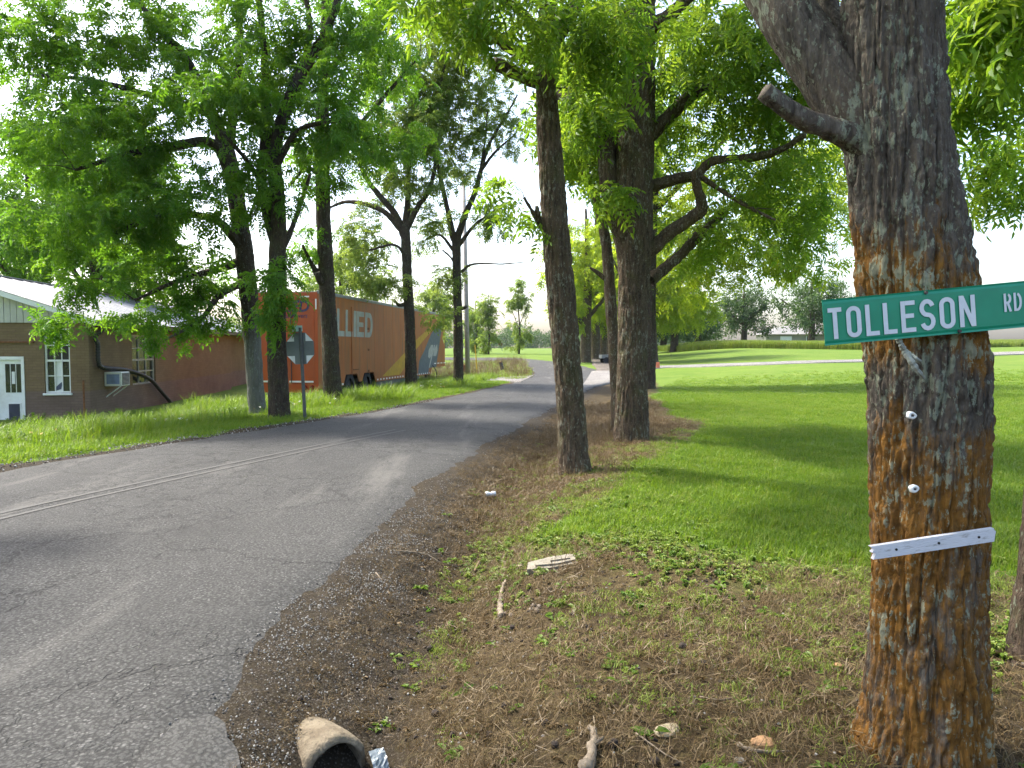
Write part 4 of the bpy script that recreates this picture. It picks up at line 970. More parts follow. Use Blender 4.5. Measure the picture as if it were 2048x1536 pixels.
door = MB().box(dx0 + .08, dx1 - .08, .03, .08, -.12, dz1 - .09, .006).mk('door', M['paint_white'], bld)
m = MB(); m.box(dx0 + .002, dx0 + .08, -.02, .09, -.12, dz1 - .002); m.box(dx1 - .08, dx1 - .002, -.02, .09, -.12, dz1 - .002); m.box(dx0 + .08, dx1 - .08, -.02, .09, dz1 - .09, dz1 - .002); m.mk('door_frame', M['paint_white'], door)
l0, lz1 = fw(8, 728); l1, lz0 = fw(43, 785)
for k in range(3):
    a = l0 + (l1 - l0) * k / 3; MB().box(a + .012, a + (l1 - l0) / 3 - .012, .024, .034, lz0, lz1).mk('door_light', M['glass'], door)
a, b = fw(26, 765)
MB().box(a - .035, a + .045, .017, .021, b - .04, b + .30).mk('notice', M['paper'], door)
p0, q1 = fw(17, 808); p1, q0 = fw(40, 843)
MB().box(p0 - .04, p1 + .04, .018, .028, q0 - .04, q1 + .04, .004).mk('pet_flap_frame', M['paint_white'], door)
MB().box(p0, p1, .010, .017, q0, q1).mk('pet_flap', simple('flap', (.03, .032, .06), .4), door)
r0, z_ = fw(-20, 684); r1, _ = fw(68, 684); MB().box(r0, r1, -.05, -.004, z_ - .02, z_ + .02).mk('rusty_rail', M['rust'], bld)
# iron pipe at the corner and black drain hose
MB().tube([(-.06, -.22, -.4), (-.07, -.22, fw(172, 760)[1])], .028, 8).mk('iron_pipe', M['rust'], bld)
hp = [(.36, .12, EZ - .1), (.30, .14, EZ - .22), (.10, .2, EZ - .42)] + [(.13, *sw(u, v)) for u, v in ((186, 690), (187, 722), (196, 735), (240, 740), (275, 750), (297, 763), (312, 780), (335, 806))]
A = spline(hp, .02); sn = .062 + .006 * np.sign(np.sin(np.arange(len(A)) * 1.6))
V, F = tube(A, sn, 10); ob('drain_hose', mesh('drain_hose', V, F, True), M['black_hose'], bld)
# air conditioner
ya, zb = sw(212, 772); ac = MB().box(.0, .48, .95, 1.55, .90, 1.31, .012).mk('air_conditioner', M['paint_white'], bld)
m = MB()
for k in range(9): m.box(.485, .50, 1.0, 1.5, .94 + k * .038, .955 + k * .038)
m.mk('grille', simple('grille', (.30, .30, .31), .5), ac)
MB().box(.482, .484, .99, 1.51, .93, 1.28).mk('coil', simple('coil', (.05, .05, .055), .6), ac)
MB().box(.06, .42, .945, .949, .96, 1.25).mk('side_vent', simple('sidevent', (.20, .25, .42), .5), ac)
for yy in (1.0, 1.48): MB().tube([(.44, yy, .90), (.02, yy, .58)], .016, 6).mk('bracket', M['paint_white'], ac)

# ------------------------------------------------------------------ orange removal trailer
TA = math.atan2(.989, .1487); to = np.array([-6.94, 26., 0.]); tgz = -.42
trl = empty('semi_trailer', (to[0], to[1], tgz), TA, 'long faded orange semi trailer with drop frame parked behind the trees', 'trailer')
_tx = np.array([math.cos(TA), math.sin(TA), 0]); _ty = np.array([-math.sin(TA), math.cos(TA), 0])
def ts(u, v):                                             # pixel -> local x, z on the trailer's road side
    d = ray(u, v); o = np.array([0, 0, CAMH]); p = o + d * (_ty.dot(to - o) / _ty.dot(d)) - to
    return p.dot(_tx), p[2] - tgz
def tb(u, v):                                             # pixel -> local y, z on the trailer's rear
    d = ray(u, v); o = np.array([0, 0, CAMH]); p = o + d * (_tx.dot(to - o) / _tx.dot(d)) - to
    return p.dot(_ty), p[2] - tgz
TW, TL, TH, TB = 2.42, 18.9, 4.05, .55
def orange_paint(name, a, b, grime):
    t = T(name); v = t.co(); vs = t.co((1.5, 1.5, .12)); n1 = t.noise(v, .8, 5, .6); n2 = t.noise(vs, 3, 5, .65); n3 = t.noise(v, 12, 4, .6)
    c = t.mix(t.ramp(n1, .3, .7), a, b); c = t.mix(t.ramp(n2, .45, .7, 0, grime), c, (.13, .092, .048)); c = t.mix(t.ramp(n3, .6, .75, 0, .3), c, (.20, .09, .045))
    return t.pbr(c, .55, t.bump(t.noise(vs, 2, 2), .12, .02), spec=.35)
M['orange_side'] = orange_paint('orange_side', (.33, .098, .022), (.40, .128, .032), .72)
M['orange_rear'] = orange_paint('orange_rear', (.36, .062, .009), (.42, .078, .012), .15)
M['faded_white'] = simple('faded_white', (.34, .34, .29), .7, .18, 3, dirt=(.36, .28, .16), dirt_amt=.5)
M['reflector'] = simple('reflector', (.75, .72, .66), .4, .05)
M['tyre'] = simple('tyre', (.02, .02, .02), .85, .3); M['steel_dark'] = simple('steel_dark', (.045, .045, .047), .6, .3, dirt=(.12, .07, .04))
M['trailer_grey'] = simple('trailer_grey', (.095, .115, .12), .6, .2, 4); M['stripe_yellow'] = simple('stripe_yellow', (.44, .25, .014), .6, .15, 4, dirt=(.25, .16, .05))
a1 = [ts(690, 770)[0], ts(722, 770)[0]]; DX = ts(862, 745)[0]; NB = ts(880, 733)[1]
prof = [(0, TB), (2.35, TB), (2.62, TB + .42), (3.85, TB + .42), (4.08, TB + .08), (4.42, TB + .08), (4.68, TB + .42), (5.85, TB + .42), (6.15, TB - .02), (DX - .1, TB - .02), (DX + .25, NB), (TL, NB), (TL, TH - .04), (0, TH - .04)]
sidep = MB().prism(prof, 0, .04).mk('side_panel', M['orange_side'], trl)
MB().prism(prof, TW - .04, TW).mk('side_panel', M['orange_side'], trl)
MB().box(.05, TL, .04, TW - .04, TH - .045, TH - .01).mk('roof_skin', M['roof_metal'], trl)
MB().box(TL - .05, TL, .041, TW - .041, NB, TH - .05).mk('nose_panel', M['orange_side'], trl)
MB().box(0, DX, .06, TW - .06, TB + .45, TB + .55).mk('floor', M['steel_dark'], trl)
MB().box(DX - .1, TL - .06, .06, TW - .06, NB, NB + .08).mk('floor', M['steel_dark'], trl)
MB().box(DX - .05, DX + .05, .06, TW - .06, TB, NB).mk('drop_bulkhead', M['steel_dark'], trl)
for yy in (-.02, TW - .03): MB().box(-.02, TL + .02, yy, yy + .05, TH - .09, TH + .03, .01).mk('top_rail', simple('top_rail', (.22, .22, .21), .5, .2, 3), trl)
# rear: frame, two doors, lettering, lamps
MB().box(-.03, .0, .003, .12, TB - .1, TH - .04).mk('rear_post', M['orange_rear'], trl); MB().box(-.03, .0, TW - .12, TW - .003, TB - .1, TH - .04).mk('rear_post', M['orange_rear'], trl)
MB().box(-.032, .0, .121, TW - .121, TH - .28, TH - .04).mk('rear_header', M['orange_rear'], trl)
MB().box(-.034, .0, .121, TW - .121, TB - .14, TB + .18).mk('rear_sill', M['orange_rear'], trl)
for k in (0, 1):
    a = .125 + k * (TW - .25) / 2; dr = MB().box(-.022, .0, a + .004, a + (TW - .25) / 2 - .004, TB + .185, TH - .285, .006).mk('rear_door', M['orange_rear'], trl)
    for z in (.95, 1.9, 2.9): MB().box(-.035, -.023, (.128 if k == 0 else TW - .30), (.30 if k == 0 else TW - .128), z, z + .05).mk('hinge', M['orange_rear'], dr)
    MB().tube([(-.05, TW / 2 + (-.2 if k == 0 else .2), TB + .2), (-.05, TW / 2 + (-.2 if k == 0 else .2), TH - .3)], .016, 6).mk('lock_rod', M['steel_dark'], dr)
for y0, y1, z0, z1 in ((.30, .66, TH - .22, TH - .17), (.025, .075, TH - .65, TH - .28), (.18, 1.1, .78, .84), (1.3, 2.2, .78, .84)):
    MB().box(-.045, -.036, y0, y1, z0, z1).mk('reflective_strip', M['reflector'], trl)
M['lamp_red'] = simple('lamp_red', (.16, .008, .006), .25, .1)
for y0 in (.22, .50):
    V, F = tube(np.array([(-.07, y0, .60), (-.034, y0, .60)]), np.array([.075, .085]), 16); ob('tail_lamp', mesh('tail_lamp', V, F), M['lamp_red'], trl)
MB().box(-.02, .10, .2, TW - .2, .12, .26, .01).mk('bumper_bar', M['steel_dark'], trl)
for yy in (.5, TW - .6): MB().box(.02, .10, yy, yy + .1, .2, TB).mk('bumper_hanger', M['steel_dark'], trl)
def text_mesh(txt, h, wscale=1., shear=0., bold=0., space=1.):
    cu = bpy.data.curves.new('text', 'FONT'); cu.body = txt; cu.size = 1; cu.offset = bold; cu.shear = shear; cu.space_character = space
    cu.resolution_u = 3; tmp = bpy.data.objects.new('text', cu); me = bpy.data.meshes.new_from_object(tmp); bpy.data.objects.remove(tmp)
    n = len(me.vertices); co = np.empty(n * 3); me.vertices.foreach_get('co', co); co = co.reshape(-1, 3)
    co[:, 0] -= co[:, 0].min(); co[:, 1] -= co[:, 1].min(); s = h / co[:, 1].max(); co *= s; co[:, 0] *= wscale
    me.vertices.foreach_set('co', co.ravel()); me.update(); return me, co[:, 0].max()
M['navy'] = simple('navy', (.035, .025, .075), .6, .2)
def text_on(txt, x0, x1, z0, h, mat, name, side, parent, shear=.0, bold=.02):
    me, wd = text_mesh(txt, h, 1, shear, bold); co = np.empty(len(me.vertices) * 3); me.vertices.foreach_get('co', co); co = co.reshape(-1, 3)
    co[:, 0] *= (x1 - x0) / wd
    q = np.stack([x0 + co[:, 0], np.full(len(co), -.006), z0 + co[:, 1]], 1) if side == 'road' else np.stack([np.full(len(co), -.028), x1 - co[:, 0], z0 + co[:, 1]], 1)
    me.vertices.foreach_set('co', q.ravel()); me.update(); o = ob(name, me, mat, parent); tag(o, kind='stuff'); return o
# block capitals on the side, each letter its own plate of paint
lx0, lx1 = ts(646, 672)[0], ts(747, 672)[0]; lz0 = ts(690, 673)[1]; lz1 = ts(690, 619)[1]; hh = lz1 - lz0
U = (lx1 - lx0) / 5.05
def letter(polys, x, wd, sh=.10):
    m = MB()
    for k, pl in enumerate(polys):
        V = [(x + (px_ * wd) + sh * pz * hh * .6, -.008, lz0 + pz * hh) for px_, pz in pl]; m.add(V, [tuple(range(len(V)))])
    m.mk('letter', M['faded_white'], trl)
st_ = .30
def arcD():
    o = [(.0, 0), (.0, 1)]; o2 = []
    out = [(.55 + .45 * math.sin(a), .5 - .5 * math.cos(a)) for a in np.linspace(0, math.pi, 13)]; inn = [(.50 + .22 * math.sin(a), .5 - .30 * math.cos(a)) for a in np.linspace(0, math.pi, 13)]
    ps = [[(0, 0), (st_, 0), (st_, 1), (0, 1)], [(st_, 0), (.55, 0), (.5, .2), (st_, .2)], [(st_, 1), (st_, .8), (.5, .8), (.55, 1)]]
    for i in range(12): ps.append([out[i], out[i + 1], inn[i + 1], inn[i]])
    return ps
GL = {'A': [[(0, 0), (.28, 0), (.62, 1), (.38, 1)], [(.72, 0), (1, 0), (.64, 1), (.40, .999)], [(.24, .2), (.78, .2), (.74, .38), (.28, .38)]],
      'L': [[(0, 0), (st_, 0), (st_, 1), (0, 1)], [(st_, 0), (1, 0), (1, .2), (st_, .2)]], 'I': [[(0, 0), (1, 0), (1, 1), (0, 1)]],
      'E': [[(0, 0), (st_, 0), (st_, 1), (0, 1)], [(st_, 0), (1, 0), (1, .2), (st_, .2)], [(st_, .4), (.92, .4), (.92, .58), (st_, .58)], [(st_, .8), (1, .8), (1, 1), (st_, 1)]], 'D': arcD()}
x = lx0
for ch, wd in (('A', 1.15), ('L', .78), ('L', .78), ('I', .32), ('E', .85), ('D', .98)):
    letter(GL[ch], x, wd * U * .92); x += wd * U * 1.035
text_on('ALLIED', .30, 2.05, tb(600, 624)[1], .42, M['navy'], 'lettering', 'rear', trl, .15, .03)
text_on('The Careful Movers', .38, 2.05, tb(600, 636)[1], .17, M['navy'], 'lettering', 'rear', trl, .15, .01)
for k_ in range(14):                                        # riveted panel seams down the side
    x = .9 + k_ * 1.28
    if not (2.5 < x < 6.0): MB().box(x, x + .045, -.004, -.0005, (NB if x > DX else TB) + .16, TH - .12).mk('panel_seam', M['orange_side'], trl)
# side door, stripe, slate emblem
d0, d1 = ts(703, 680)[0], ts(737, 680)[0]
sd = MB().prism([(d0, TB + .5), (d1, TB + .5), (d1, TH - .42), (d0, TH - .42)], -.005, -.001).mk('side_door', M['orange_side'], trl)
me_ = MB()
for q in ('L', 'I', 'E'): pass
for z in (1.0, 1.9, 2.8): MB().box(d1 - .10, d1 + .06, -.022, -.006, z, z + .09).mk('hinge', M['rust'], sd)
MB().box(d0 + .15, d0 + .75, -.024, -.006, 1.12, 1.16).mk('latch_bar', M['rust'], sd)
MB().box(d0 - .03, d0 + .0, -.03, -.001, TB + .45, TH - .38).mk('door_trim', M['orange_side'], sd)
def decal(px, mat, name, off=-.007):
    q = [ts(u, v) for u, v in px]; m = MB(); m.add([(min(max(a, .05), TL - .02), off, b) for a, b in q], [tuple(range(len(q)))]); return m.mk(name, mat, trl)
decal([(764, 753), (800, 749), (834, 696), (880, 641), (880, 636), (834, 678), (809, 706)], M['stripe_yellow'], 'yellow_stripe')
decal([(836, 748), (838, 722), (848, 702), (862, 668), (874, 652), (882, 640), (884, 652), (880, 680), (872, 734), (866, 734), (858, 736), (856, 748)], M['trailer_grey'], 'slate_emblem')
decal([(856, 714), (857, 700), (862, 690), (866, 690), (866, 700), (862, 712), (859, 717)], M['faded_white'], 'emblem_patch', -.010)
decal([(866, 712), (868, 698), (874, 688), (875, 700), (872, 712)], M['faded_white'], 'emblem_patch', -.010)
decal([(857, 735), (862, 712), (868, 690), (870, 690), (863, 718), (859, 736)], M['faded_white'], 'emblem_patch', -.013)
for k in range(24):
    x = 6.3 + k * .42
    if x < DX - .3: MB().box(x, x + .16, -.008, -.001, TB + .03, TB + .10).mk('reflector', M['reflector'], trl)
for k in range(4): MB().box(DX + .7 + k * .75, DX + 1.15 + k * .75, -.008, -.001, NB + .18, NB + .24).mk('reflector', M['reflector'], trl)
for k in range(5): MB().box(.5 + k * .42, .66 + k * .42, -.008, -.001, TB + .03, TB + .10).mk('reflector', M['reflector'], trl)
for x in (3.24, 5.26):                                     # tandem wheels, both sides
    for yy in (.06, TW - .34):
        s_in = [(.30, .0), (.47, .0), (.50, .04), (.50, .24), (.47, .28), (.30, .28)]
        th = np.linspace(0, 2 * math.pi, 24, endpoint=False); V = [(x + r_1 * math.cos(a), yy + d_1, .5 + r_1 * math.sin(a)) for a in th for r_1, d_1 in s_in]
        F = [(i * 6 + k, i * 6 + k + 1, ((i + 1) % 24) * 6 + k + 1, ((i + 1) % 24) * 6 + k) for i in range(24) for k in range(5)]
        wh = ob('wheel', mesh('wheel', V, F), M['tyre'], trl)
        rim = MB().tube([(x, yy + .10, .5), (x, yy + .18, .5)], .30, 20).mk('rim', M['steel_dark'], wh); 
    MB().tube([(x, .1, .5), (x, TW - .1, .5)], .06, 8).mk('axle', M['steel_dark'], trl)
MB().box(6.5, DX - 2.2, .08, TW - .08, .18, TB + .1).mk('belly_box', simple('belly_box', (.13, .13, .12), .7, .2, 3), trl)
lg0 = ts(866, 760)[0]
for yy in (.35, TW - .5):
    lg = MB().box(lg0, lg0 + .14, yy, yy + .14, .06, NB).mk('landing_leg', M['steel_dark'], trl); MB().box(lg0 - .08, lg0 + .22, yy - .06, yy + .2, -.02, .06).mk('foot_plate', M['steel_dark'], lg)
MB().tube(spline([(DX + .3, -.02, NB + .1), (DX + .8, -.06, NB - .15), (DX + 1.1, -.05, NB - .6), (DX + .6, -.02, NB - .9)], .1), .03, 6).mk('air_hose', M['black_hose'], trl)

# ------------------------------------------------------------------ back of the stop sign
g = G(611, 838); y = g[1]; ss = empty('stop_sign', tuple(g), 0, 'grey back of a stop sign with white corners on a leaning post', 'sign')
pt, pb = P(600, 655, y - .03) - g, np.array([0, 0, -.3])
M['post_grey'] = simple('post_grey', (.09, .094, .09), .6, .2, 8, metal=.3); M['sign_back'] = simple('sign_back', (.12, .135, .13), .5, .12, 3, metal=.25)
m = MB()
dr_ = pt - pb; side = np.array([1., 0, 0]) * .032
for q0, q1 in (((-.038, 0), (-.018, -.02)), ((-.018, -.02), (.018, -.02)), ((.018, -.02), (.038, 0))):
    V = [pb + [q0[0], q0[1], 0], pb + [q1[0], q1[1], 0], pt + [q1[0], q1[1], 0], pt + [q0[0], q0[1], 0]]
    V2 = [v_ + np.array([0, .006, 0]) for v_ in V]; m.add(V + V2, [(0, 1, 2, 3), (7, 6, 5, 4), (0, 4, 5, 1), (1, 5, 6, 2), (2, 6, 7, 3), (3, 7, 4, 0)])
m.mk('post', M['post_grey'], ss)
c = P(600, 697, y) - g; ax = math.atan2(dr_[0], dr_[2]); RX, RZ = 27.5 * y / FPX, 31.5 * y / FPX
oc = [(RX * a, RZ * b) for a, b in ((-1, -.42), (-.42, -1), (.42, -1), (1, -.42), (1, .42), (.42, 1), (-.42, 1), (-1, .42))]
pl = MB().prism(oc, .02, .024).mk('plate', M['sign_back'], ss, loc=tuple(c), rot=(0, ax, 0))
for sa in (-1, 1):
    for sb in (-1, 1):
        MB().prism([(sa * RX * .42, sb * RZ * .46), (sa * RX * .95, sb * RZ * .46), (sa * RX * .42, sb * RZ * .97)], .016, .019).mk('white_corner', M['paint_white'], pl)
M['name_plate'] = simple('name_plate', (.42, .62, .54), .5, .12, 6)
cp = P(595, 657, y) - g; npl = MB().box(-.115, .115, -.004, .004, -.065, .065, .003).mk('name_plate', M['name_plate'], ss, loc=tuple(cp + np.array([0, -.03, 0])), rot=(0, ax, 0)); npl['label'] = 'small pale green name plate'
MB().box(-.055, .055, -.03, .02, -.02, .0).mk('plate_clamp', M['post_grey'], ss, loc=tuple(cp + np.array([0, 0, -.066])))

# ------------------------------------------------------------------ green street sign on the near tree
t = T('sign_green'); v = t.co(); n1 = t.noise(v, 14, 4); n2 = t.noise(v, 60, 3)
gc = t.mix(t.ramp(n1, .3, .7), (.0, .20, .105), (.003, .24, .13)); gc = t.mix(t.ramp(n2, .68, .78, 0, .4), gc, (.02, .12, .08))
M['sign_green'] = t.pbr(gc, .35, t.bump(n2, .05, .004), spec=.5)
M['sign_white'] = simple('sign_white', (.58, .61, .64), .45, .06, 30)
SY = 2.395
pA, pB, pC = P(1647, 646, SY), P(1960, 620, SY - .02), P(2240, 590, SY - .03)
ux = (pC - pA); Ls = np.linalg.norm(ux); ux /= Ls; uy = np.array([0, 1., 0]) - ux * ux[1]; uy /= np.linalg.norm(uy); uz = np.cross(ux, uy)
sg = empty('street_sign', tuple(pA), 0, 'green street name blade reading TOLLESON RD nailed across the near trunk', 'sign')
sg.rotation_euler = Matrix((ux, uy, uz)).transposed().to_euler()
kpx = SY / FPX; HS = 91 * kpx / 2
plate = MB()
pr = [(-.002, -HS), (.002, -HS), (.004, -HS + .004), (.0015, -HS + .014), (.0015, HS - .014), (.004, HS - .004), (.002, HS), (-.002, HS), (-.0005, HS - .006), (-.0025, HS - .014), (-.0025, -HS + .014), (-.0005, -HS + .006)]
plate.prism(pr, 0, Ls, 'yz'); plate = plate.mk('blade', M['sign_green'], sg)
def stroke(pts, wd):
    """flat ribbon along a polyline"""
    p = np.array(pts, float); closed = np.allclose(p[0], p[-1]); V, F = [], []; n = len(p)
    for i in range(n):
        a = p[i] - p[i - 1] if i else (p[0] - p[-2] if closed else p[1] - p[0]); b = p[(i + 1) % n] - p[i] if i < n - 1 else (p[1] - p[0] if closed else p[-1] - p[-2])
        a, b = a / np.linalg.norm(a), b / np.linalg.norm(b); na, nb = np.array([-a[1], a[0]]), np.array([-b[1], b[0]]); m = na + nb; m /= np.linalg.norm(m); k = min(1.6, 1 / max(.3, m.dot(na)))
        V += [p[i] + m * wd / 2 * k, p[i] - m * wd / 2 * k]
    F = [(2 * i, 2 * i + 1, 2 * i + 3, 2 * i + 2) for i in range(n - 1)]
    return V, F
def rr_(x0, x1, z0, z1, r, n=7):
    o = []
    for cx_, cz_, a0 in ((x1 - r, z1 - r, 0), (x0 + r, z1 - r, 90), (x0 + r, z0 + r, 180), (x1 - r, z0 + r, 270)):
        o += [(cx_ + r * math.cos(R(a0 + 90 * k / n)), cz_ + r * math.sin(R(a0 + 90 * k / n))) for k in range(n + 1)]
    return o + [o[0]]
def glyph(ch, w_, h, s):
    a, b, c_, d = s / 2, w_ - s / 2, s / 2, h - s / 2; r = (b - a) / 2
    def arc(cx_, cz_, rx, rz, a0, a1, n=12): return [(cx_ + rx * math.cos(R(q)), cz_ + rz * math.sin(R(q))) for q in np.linspace(a0, a1, n)]
    hz_ = (d - c_) / 4
    return {'T': [[(0, d), (w_, d)], [(w_ / 2, 0), (w_ / 2, h - s)]], 'O': [rr_(a, b, c_, d, r * .98)], 'L': [[(a, 0), (a, h)], [(s, c_), (w_, c_)]],
            'E': [[(a, 0), (a, h)], [(s, c_), (w_, c_)], [(s, d), (w_, d)], [(s, h * .52), (w_ * .9, h * .52)]],
            'S': [arc(w_ / 2, d - hz_, r, hz_, 15, 270) + arc(w_ / 2, c_ + hz_, r, hz_, 90, -165)[1:]], 'N': [[(a, 0), (a, h)], [(b, 0), (b, h)], [(a + .1 * s, h - s * .2), (b - .1 * s, s * .2)]],
            'R': [[(a, 0), (a, h)], [(s, d), (w_ * .5, d)] + arc(w_ * .5, d - h * .22, b - w_ * .5, h * .22, 90, -90) + [(s, d - h * .44)], [(w_ * .5, d - h * .46), (b, 0)]],
            'D': [[(a, 0), (a, h)], [(s, d), (w_ * .4, d)] + arc(w_ * .4, h / 2, b - w_ * .4, d - h / 2, 90, -90, 16) + [(s, c_)]]}[ch]
def sign_text(txt, x0, z0, h, wds, gap, s):
    x = x0
    for ch, wd in zip(txt, wds):
        m = MB()
        for k, pl in enumerate(glyph(ch, wd, h, s)):
            V, F = stroke(pl, s); m.add([(x + q[0], -.0062 - .00012 * k, z0 + q[1]) for q in V], F)
        m.mk('letter', M['sign_white'], plate); x += wd + gap
    return x
k = kpx
sign_text('TOLLESON', 8 * k, -34 * k, 62 * k, [v_ * k for v_ in (27, 29, 26, 26, 28, 30, 30, 31)], 8.6 * k, 8.6 * k)
sign_text('RD', 351 * k, -12 * k, 36 * k, [v_ * k for v_ in (14.5, 15.5)], 4.5 * k, 4.6 * k)
for x, z in ((202 * k, HS - .008), (262 * k, -HS + .007)):
    V, F = tube(np.array([(x, -.011, z), (x, -.004, z)]), np.array([.005, .006]), 10); ob('nail_head', mesh('nail_head', V, F), M['steel_dark'], sg)
# white wooden slat nailed lower down
q0, q1 = P(1740, 1105, 2.412), P(1990, 1068, 2.41); ax_ = (q1 - q0); Lb = np.linalg.norm(ax_); ang = math.atan2(ax_[2], ax_[0])
t = T('peeling_white_paint'); v = t.co((1, 1, 4)); n1 = t.noise(v, 26, 5, .7); n2 = t.noise(t.co((1, 1, 6)), 60, 3)
c = t.mix(t.ramp(n1, .55, .68), (.54, .54, .57), (.32, .31, .30)); M['slat_white'] = t.pbr(c, .75, t.bump(n2, .5, .004))
sb = empty('wooden_slat', tuple(q0), 0, 'weathered white wooden slat with three nail holes on the near trunk', 'board'); sb.rotation_euler = (0, -ang, 0)
hb = 27 * 2.41 / FPX / 2
m = MB(); m.prism([(0, hb), (.012, hb * .4), (.002, hb * .1), (.016, -hb * .2), (.004, -hb), (.07, -hb * 1.03), (Lb - .01, -hb), (Lb, hb * .55), (Lb - .004, hb * .6), (Lb - .006, hb), (Lb * .5, hb * 1.04)], -.009, .009)
slat = m.mk('slat', M['slat_white'], sb)
for f in (.20, .54, .86):
    V, F = tube(np.array([(Lb * f, -.0105, 0), (Lb * f, -.008, 0)]), np.array([.0045, .0045]), 10); ob('nail_hole', mesh('nail_hole', V, F), M['interior'], slat)
# torn strip of bare wood under the sign and a lifted bark flake at the trunk's shoulder, parts of the tree
tb_ = np.array(sign_tree.location)
M['bare_wood'] = simple('bare_wood', (.26, .27, .23), .85, .3, 40, bump=.6)
for px_, w0, yy, nm, mt in (([(1795, 676), (1808, 700), (1822, 722), (1836, 742), (1848, 756)], .011, 2.402, 'wood_splinter', 'bare_wood'), ([(1800, 690), (1818, 706), (1832, 716), (1842, 722)], .006, 2.398, 'wood_splinter', 'bare_wood'), ([(1918, 470), (1938, 500), (1946, 520), (1954, 524)], .014, 2.60, 'bark_flake', 'bark_dark')):
    A = spline([(*(P(u, v, yy + .012 * math.sin(k_ * 2.)) - tb_), w0 * (1 - .75 * abs(k_ / (len(px_) - 1) - .35))) for k_, (u, v) in enumerate(px_)], .008)
    A[:, 3] *= np.random.default_rng(4).uniform(.7, 1.25, len(A)); V, F = tube(A[:, :3], A[:, 3], 7); V = np.array(V); ob(nm, mesh(nm, V, F), M[mt], sign_tree)
# two white insulator discs and the torn strip of bark
for (u, v), lb in (((1824, 831), 'upper white plastic disc nailed to the trunk below the street sign'), ((1829, 978), 'lower white plastic disc nailed to the trunk above the wooden slat')):
    c = P(u, v, 2.41); th = np.linspace(0, 2 * math.pi, 18, endpoint=False); m = MB(); rk = 9.5 * 2.36 / FPX
    V = [(rk * f * math.cos(a) * (1 + .12 * math.sin(3 * a + u)), d_, rk * .85 * f * math.sin(a) * (1 + .1 * math.cos(2 * a + v))) for f, d_ in ((1, .012), (1, .0), (.75, -.006), (.35, -.004), (.3, .004)) for a in th]
    F = [(i * 18 + k_, i * 18 + (k_ + 1) % 18, (i + 1) * 18 + (k_ + 1) % 18, (i + 1) * 18 + k_) for i in range(4) for k_ in range(18)]
    dsk = ob('insulator_disc', mesh('insulator_disc', V, F, True), M['paint_white'], None, tuple(c)); tag(dsk, lb, 'disc')
    V, F = tube(np.array([(0, -.006, 0), (0, .03, 0)]), np.array([.0035, .0035]), 8); ob('nail', mesh('nail', V, F), M['steel_dark'], dsk)
# ------------------------------------------------------------------ utility pole, posts, house and other far things
g = G(936, 752); y = g[1]
M['pole_wood'] = simple('pole_wood', (.30, .27, .24), .85, .2, 5)
up = empty('utility_pole', tuple(g), 0, 'pale grey wooden utility pole behind the open crowned tree', 'pole')
hp_ = P(928, 400, y) - g
MB().tube([(0, 0, -.5), tuple(hp_ * .5), tuple(hp_ * 1.12)], [.15, .135, .11], 14).mk('shaft', M['pole_wood'], up, True)
MB().tube([tuple(hp_ * 1.11), tuple(hp_ * 1.135)], [.125, .06], 14).mk('cap', M['steel_dark'], up)
M['yellow_guard'] = simple('yellow_guard', (.55, .34, .03), .5, .1)
g = G(955, 748); gg = empty('guy_wire_guard', tuple(g), 0, 'thin yellow guy wire guard leaning beside the utility pole', 'guard')
MB().tube([(0, 0, -.1), tuple(P(950, 690, g[1]) - g)], .035, 8).mk('guard_tube', M['yellow_guard'], gg); MB().tube([tuple((P(950, 690, g[1]) - g) * .98), tuple(P(937, 520, g[1]) - g)], .008, 5).mk('wire', M['steel_dark'], gg)
g = G(1007, 741); dp = empty('leaning_post', tuple(g), 0, 'short dark post leaning on the grass island in the bend', 'post')
m = MB().tube([(0, 0, -.2), tuple(P(1001, 724, g[1]) - g)], .12, 10).mk('post', M['steel_dark'], dp); MB().tube([tuple((P(1001, 724, g[1]) - g) * .9), tuple((P(1001, 724, g[1]) - g) * 1.03)], [.125, .1], 10).mk('cap', M['rust'], dp)
g = G(931, 748); jb = empty('meter_box', tuple(g), 0, 'small rusty box at the foot of the utility pole', 'box')
MB().box(-.35, -.0, -.35, -.1, .15, .62, .02).mk('box', M['rust'], jb); MB().tube([(-.17, -.2, -.2), (-.17, -.2, .15)], .04, 6).mk('stand', M['steel_dark'], jb)
g = G(1316, 737); ob_ = empty('yard_marker', tuple(g), R(12), 'small orange red yard marker beside the gravel drive', 'marker')
M['marker_orange'] = simple('marker_orange', (.62, .16, .075), .6, .1)
MB().box(-.13, .13, -.02, .02, .02, .42, .01).mk('panel', M['marker_orange'], ob_, rot=(R(-8), 0, 0)); MB().box(-.14, -.10, -.03, .12, -.05, .06).mk('foot', M['steel_dark'], ob_); MB().box(.10, .14, -.03, .12, -.05, .06).mk('foot', M['steel_dark'], ob_)
g = G(1342, 712); sh = empty('shepherd_hook', tuple(g), 0, 'thin dark iron hook standing in the lawn beneath the avenue', 'hook')
q = P(1342, 688, g[1]) - g; MB().tube(spline([(0, 0, -.1), (0, 0, q[2]), (.08, 0, q[2] + .15), (.2, 0, q[2] + .1), (.2, 0, q[2] - .02)], .08), .022, 6).mk('rod', M['steel_dark'], sh)
g = G(1222, 727); ct = empty('utility_cart', tuple(g), R(8), 'small grey utility cart parked on the dark track', 'cart')
MB().box(-.9, .8, -.45, .45, .42, .72, .02).mk('bed', simple('cart_grey', (.20, .20, .19), .6), ct)
for sx_ in (-.5, .45):
    MB().tube([(sx_, -.5, .26), (sx_, .5, .26)], .03, 6).mk('axle', M['steel_dark'], ct)
    for sy_ in (-.55, .48): MB().tube([(sx_, sy_, .26), (sx_, sy_ + .08, .26)], .27, 16).mk('wheel', M['tyre'], ct)
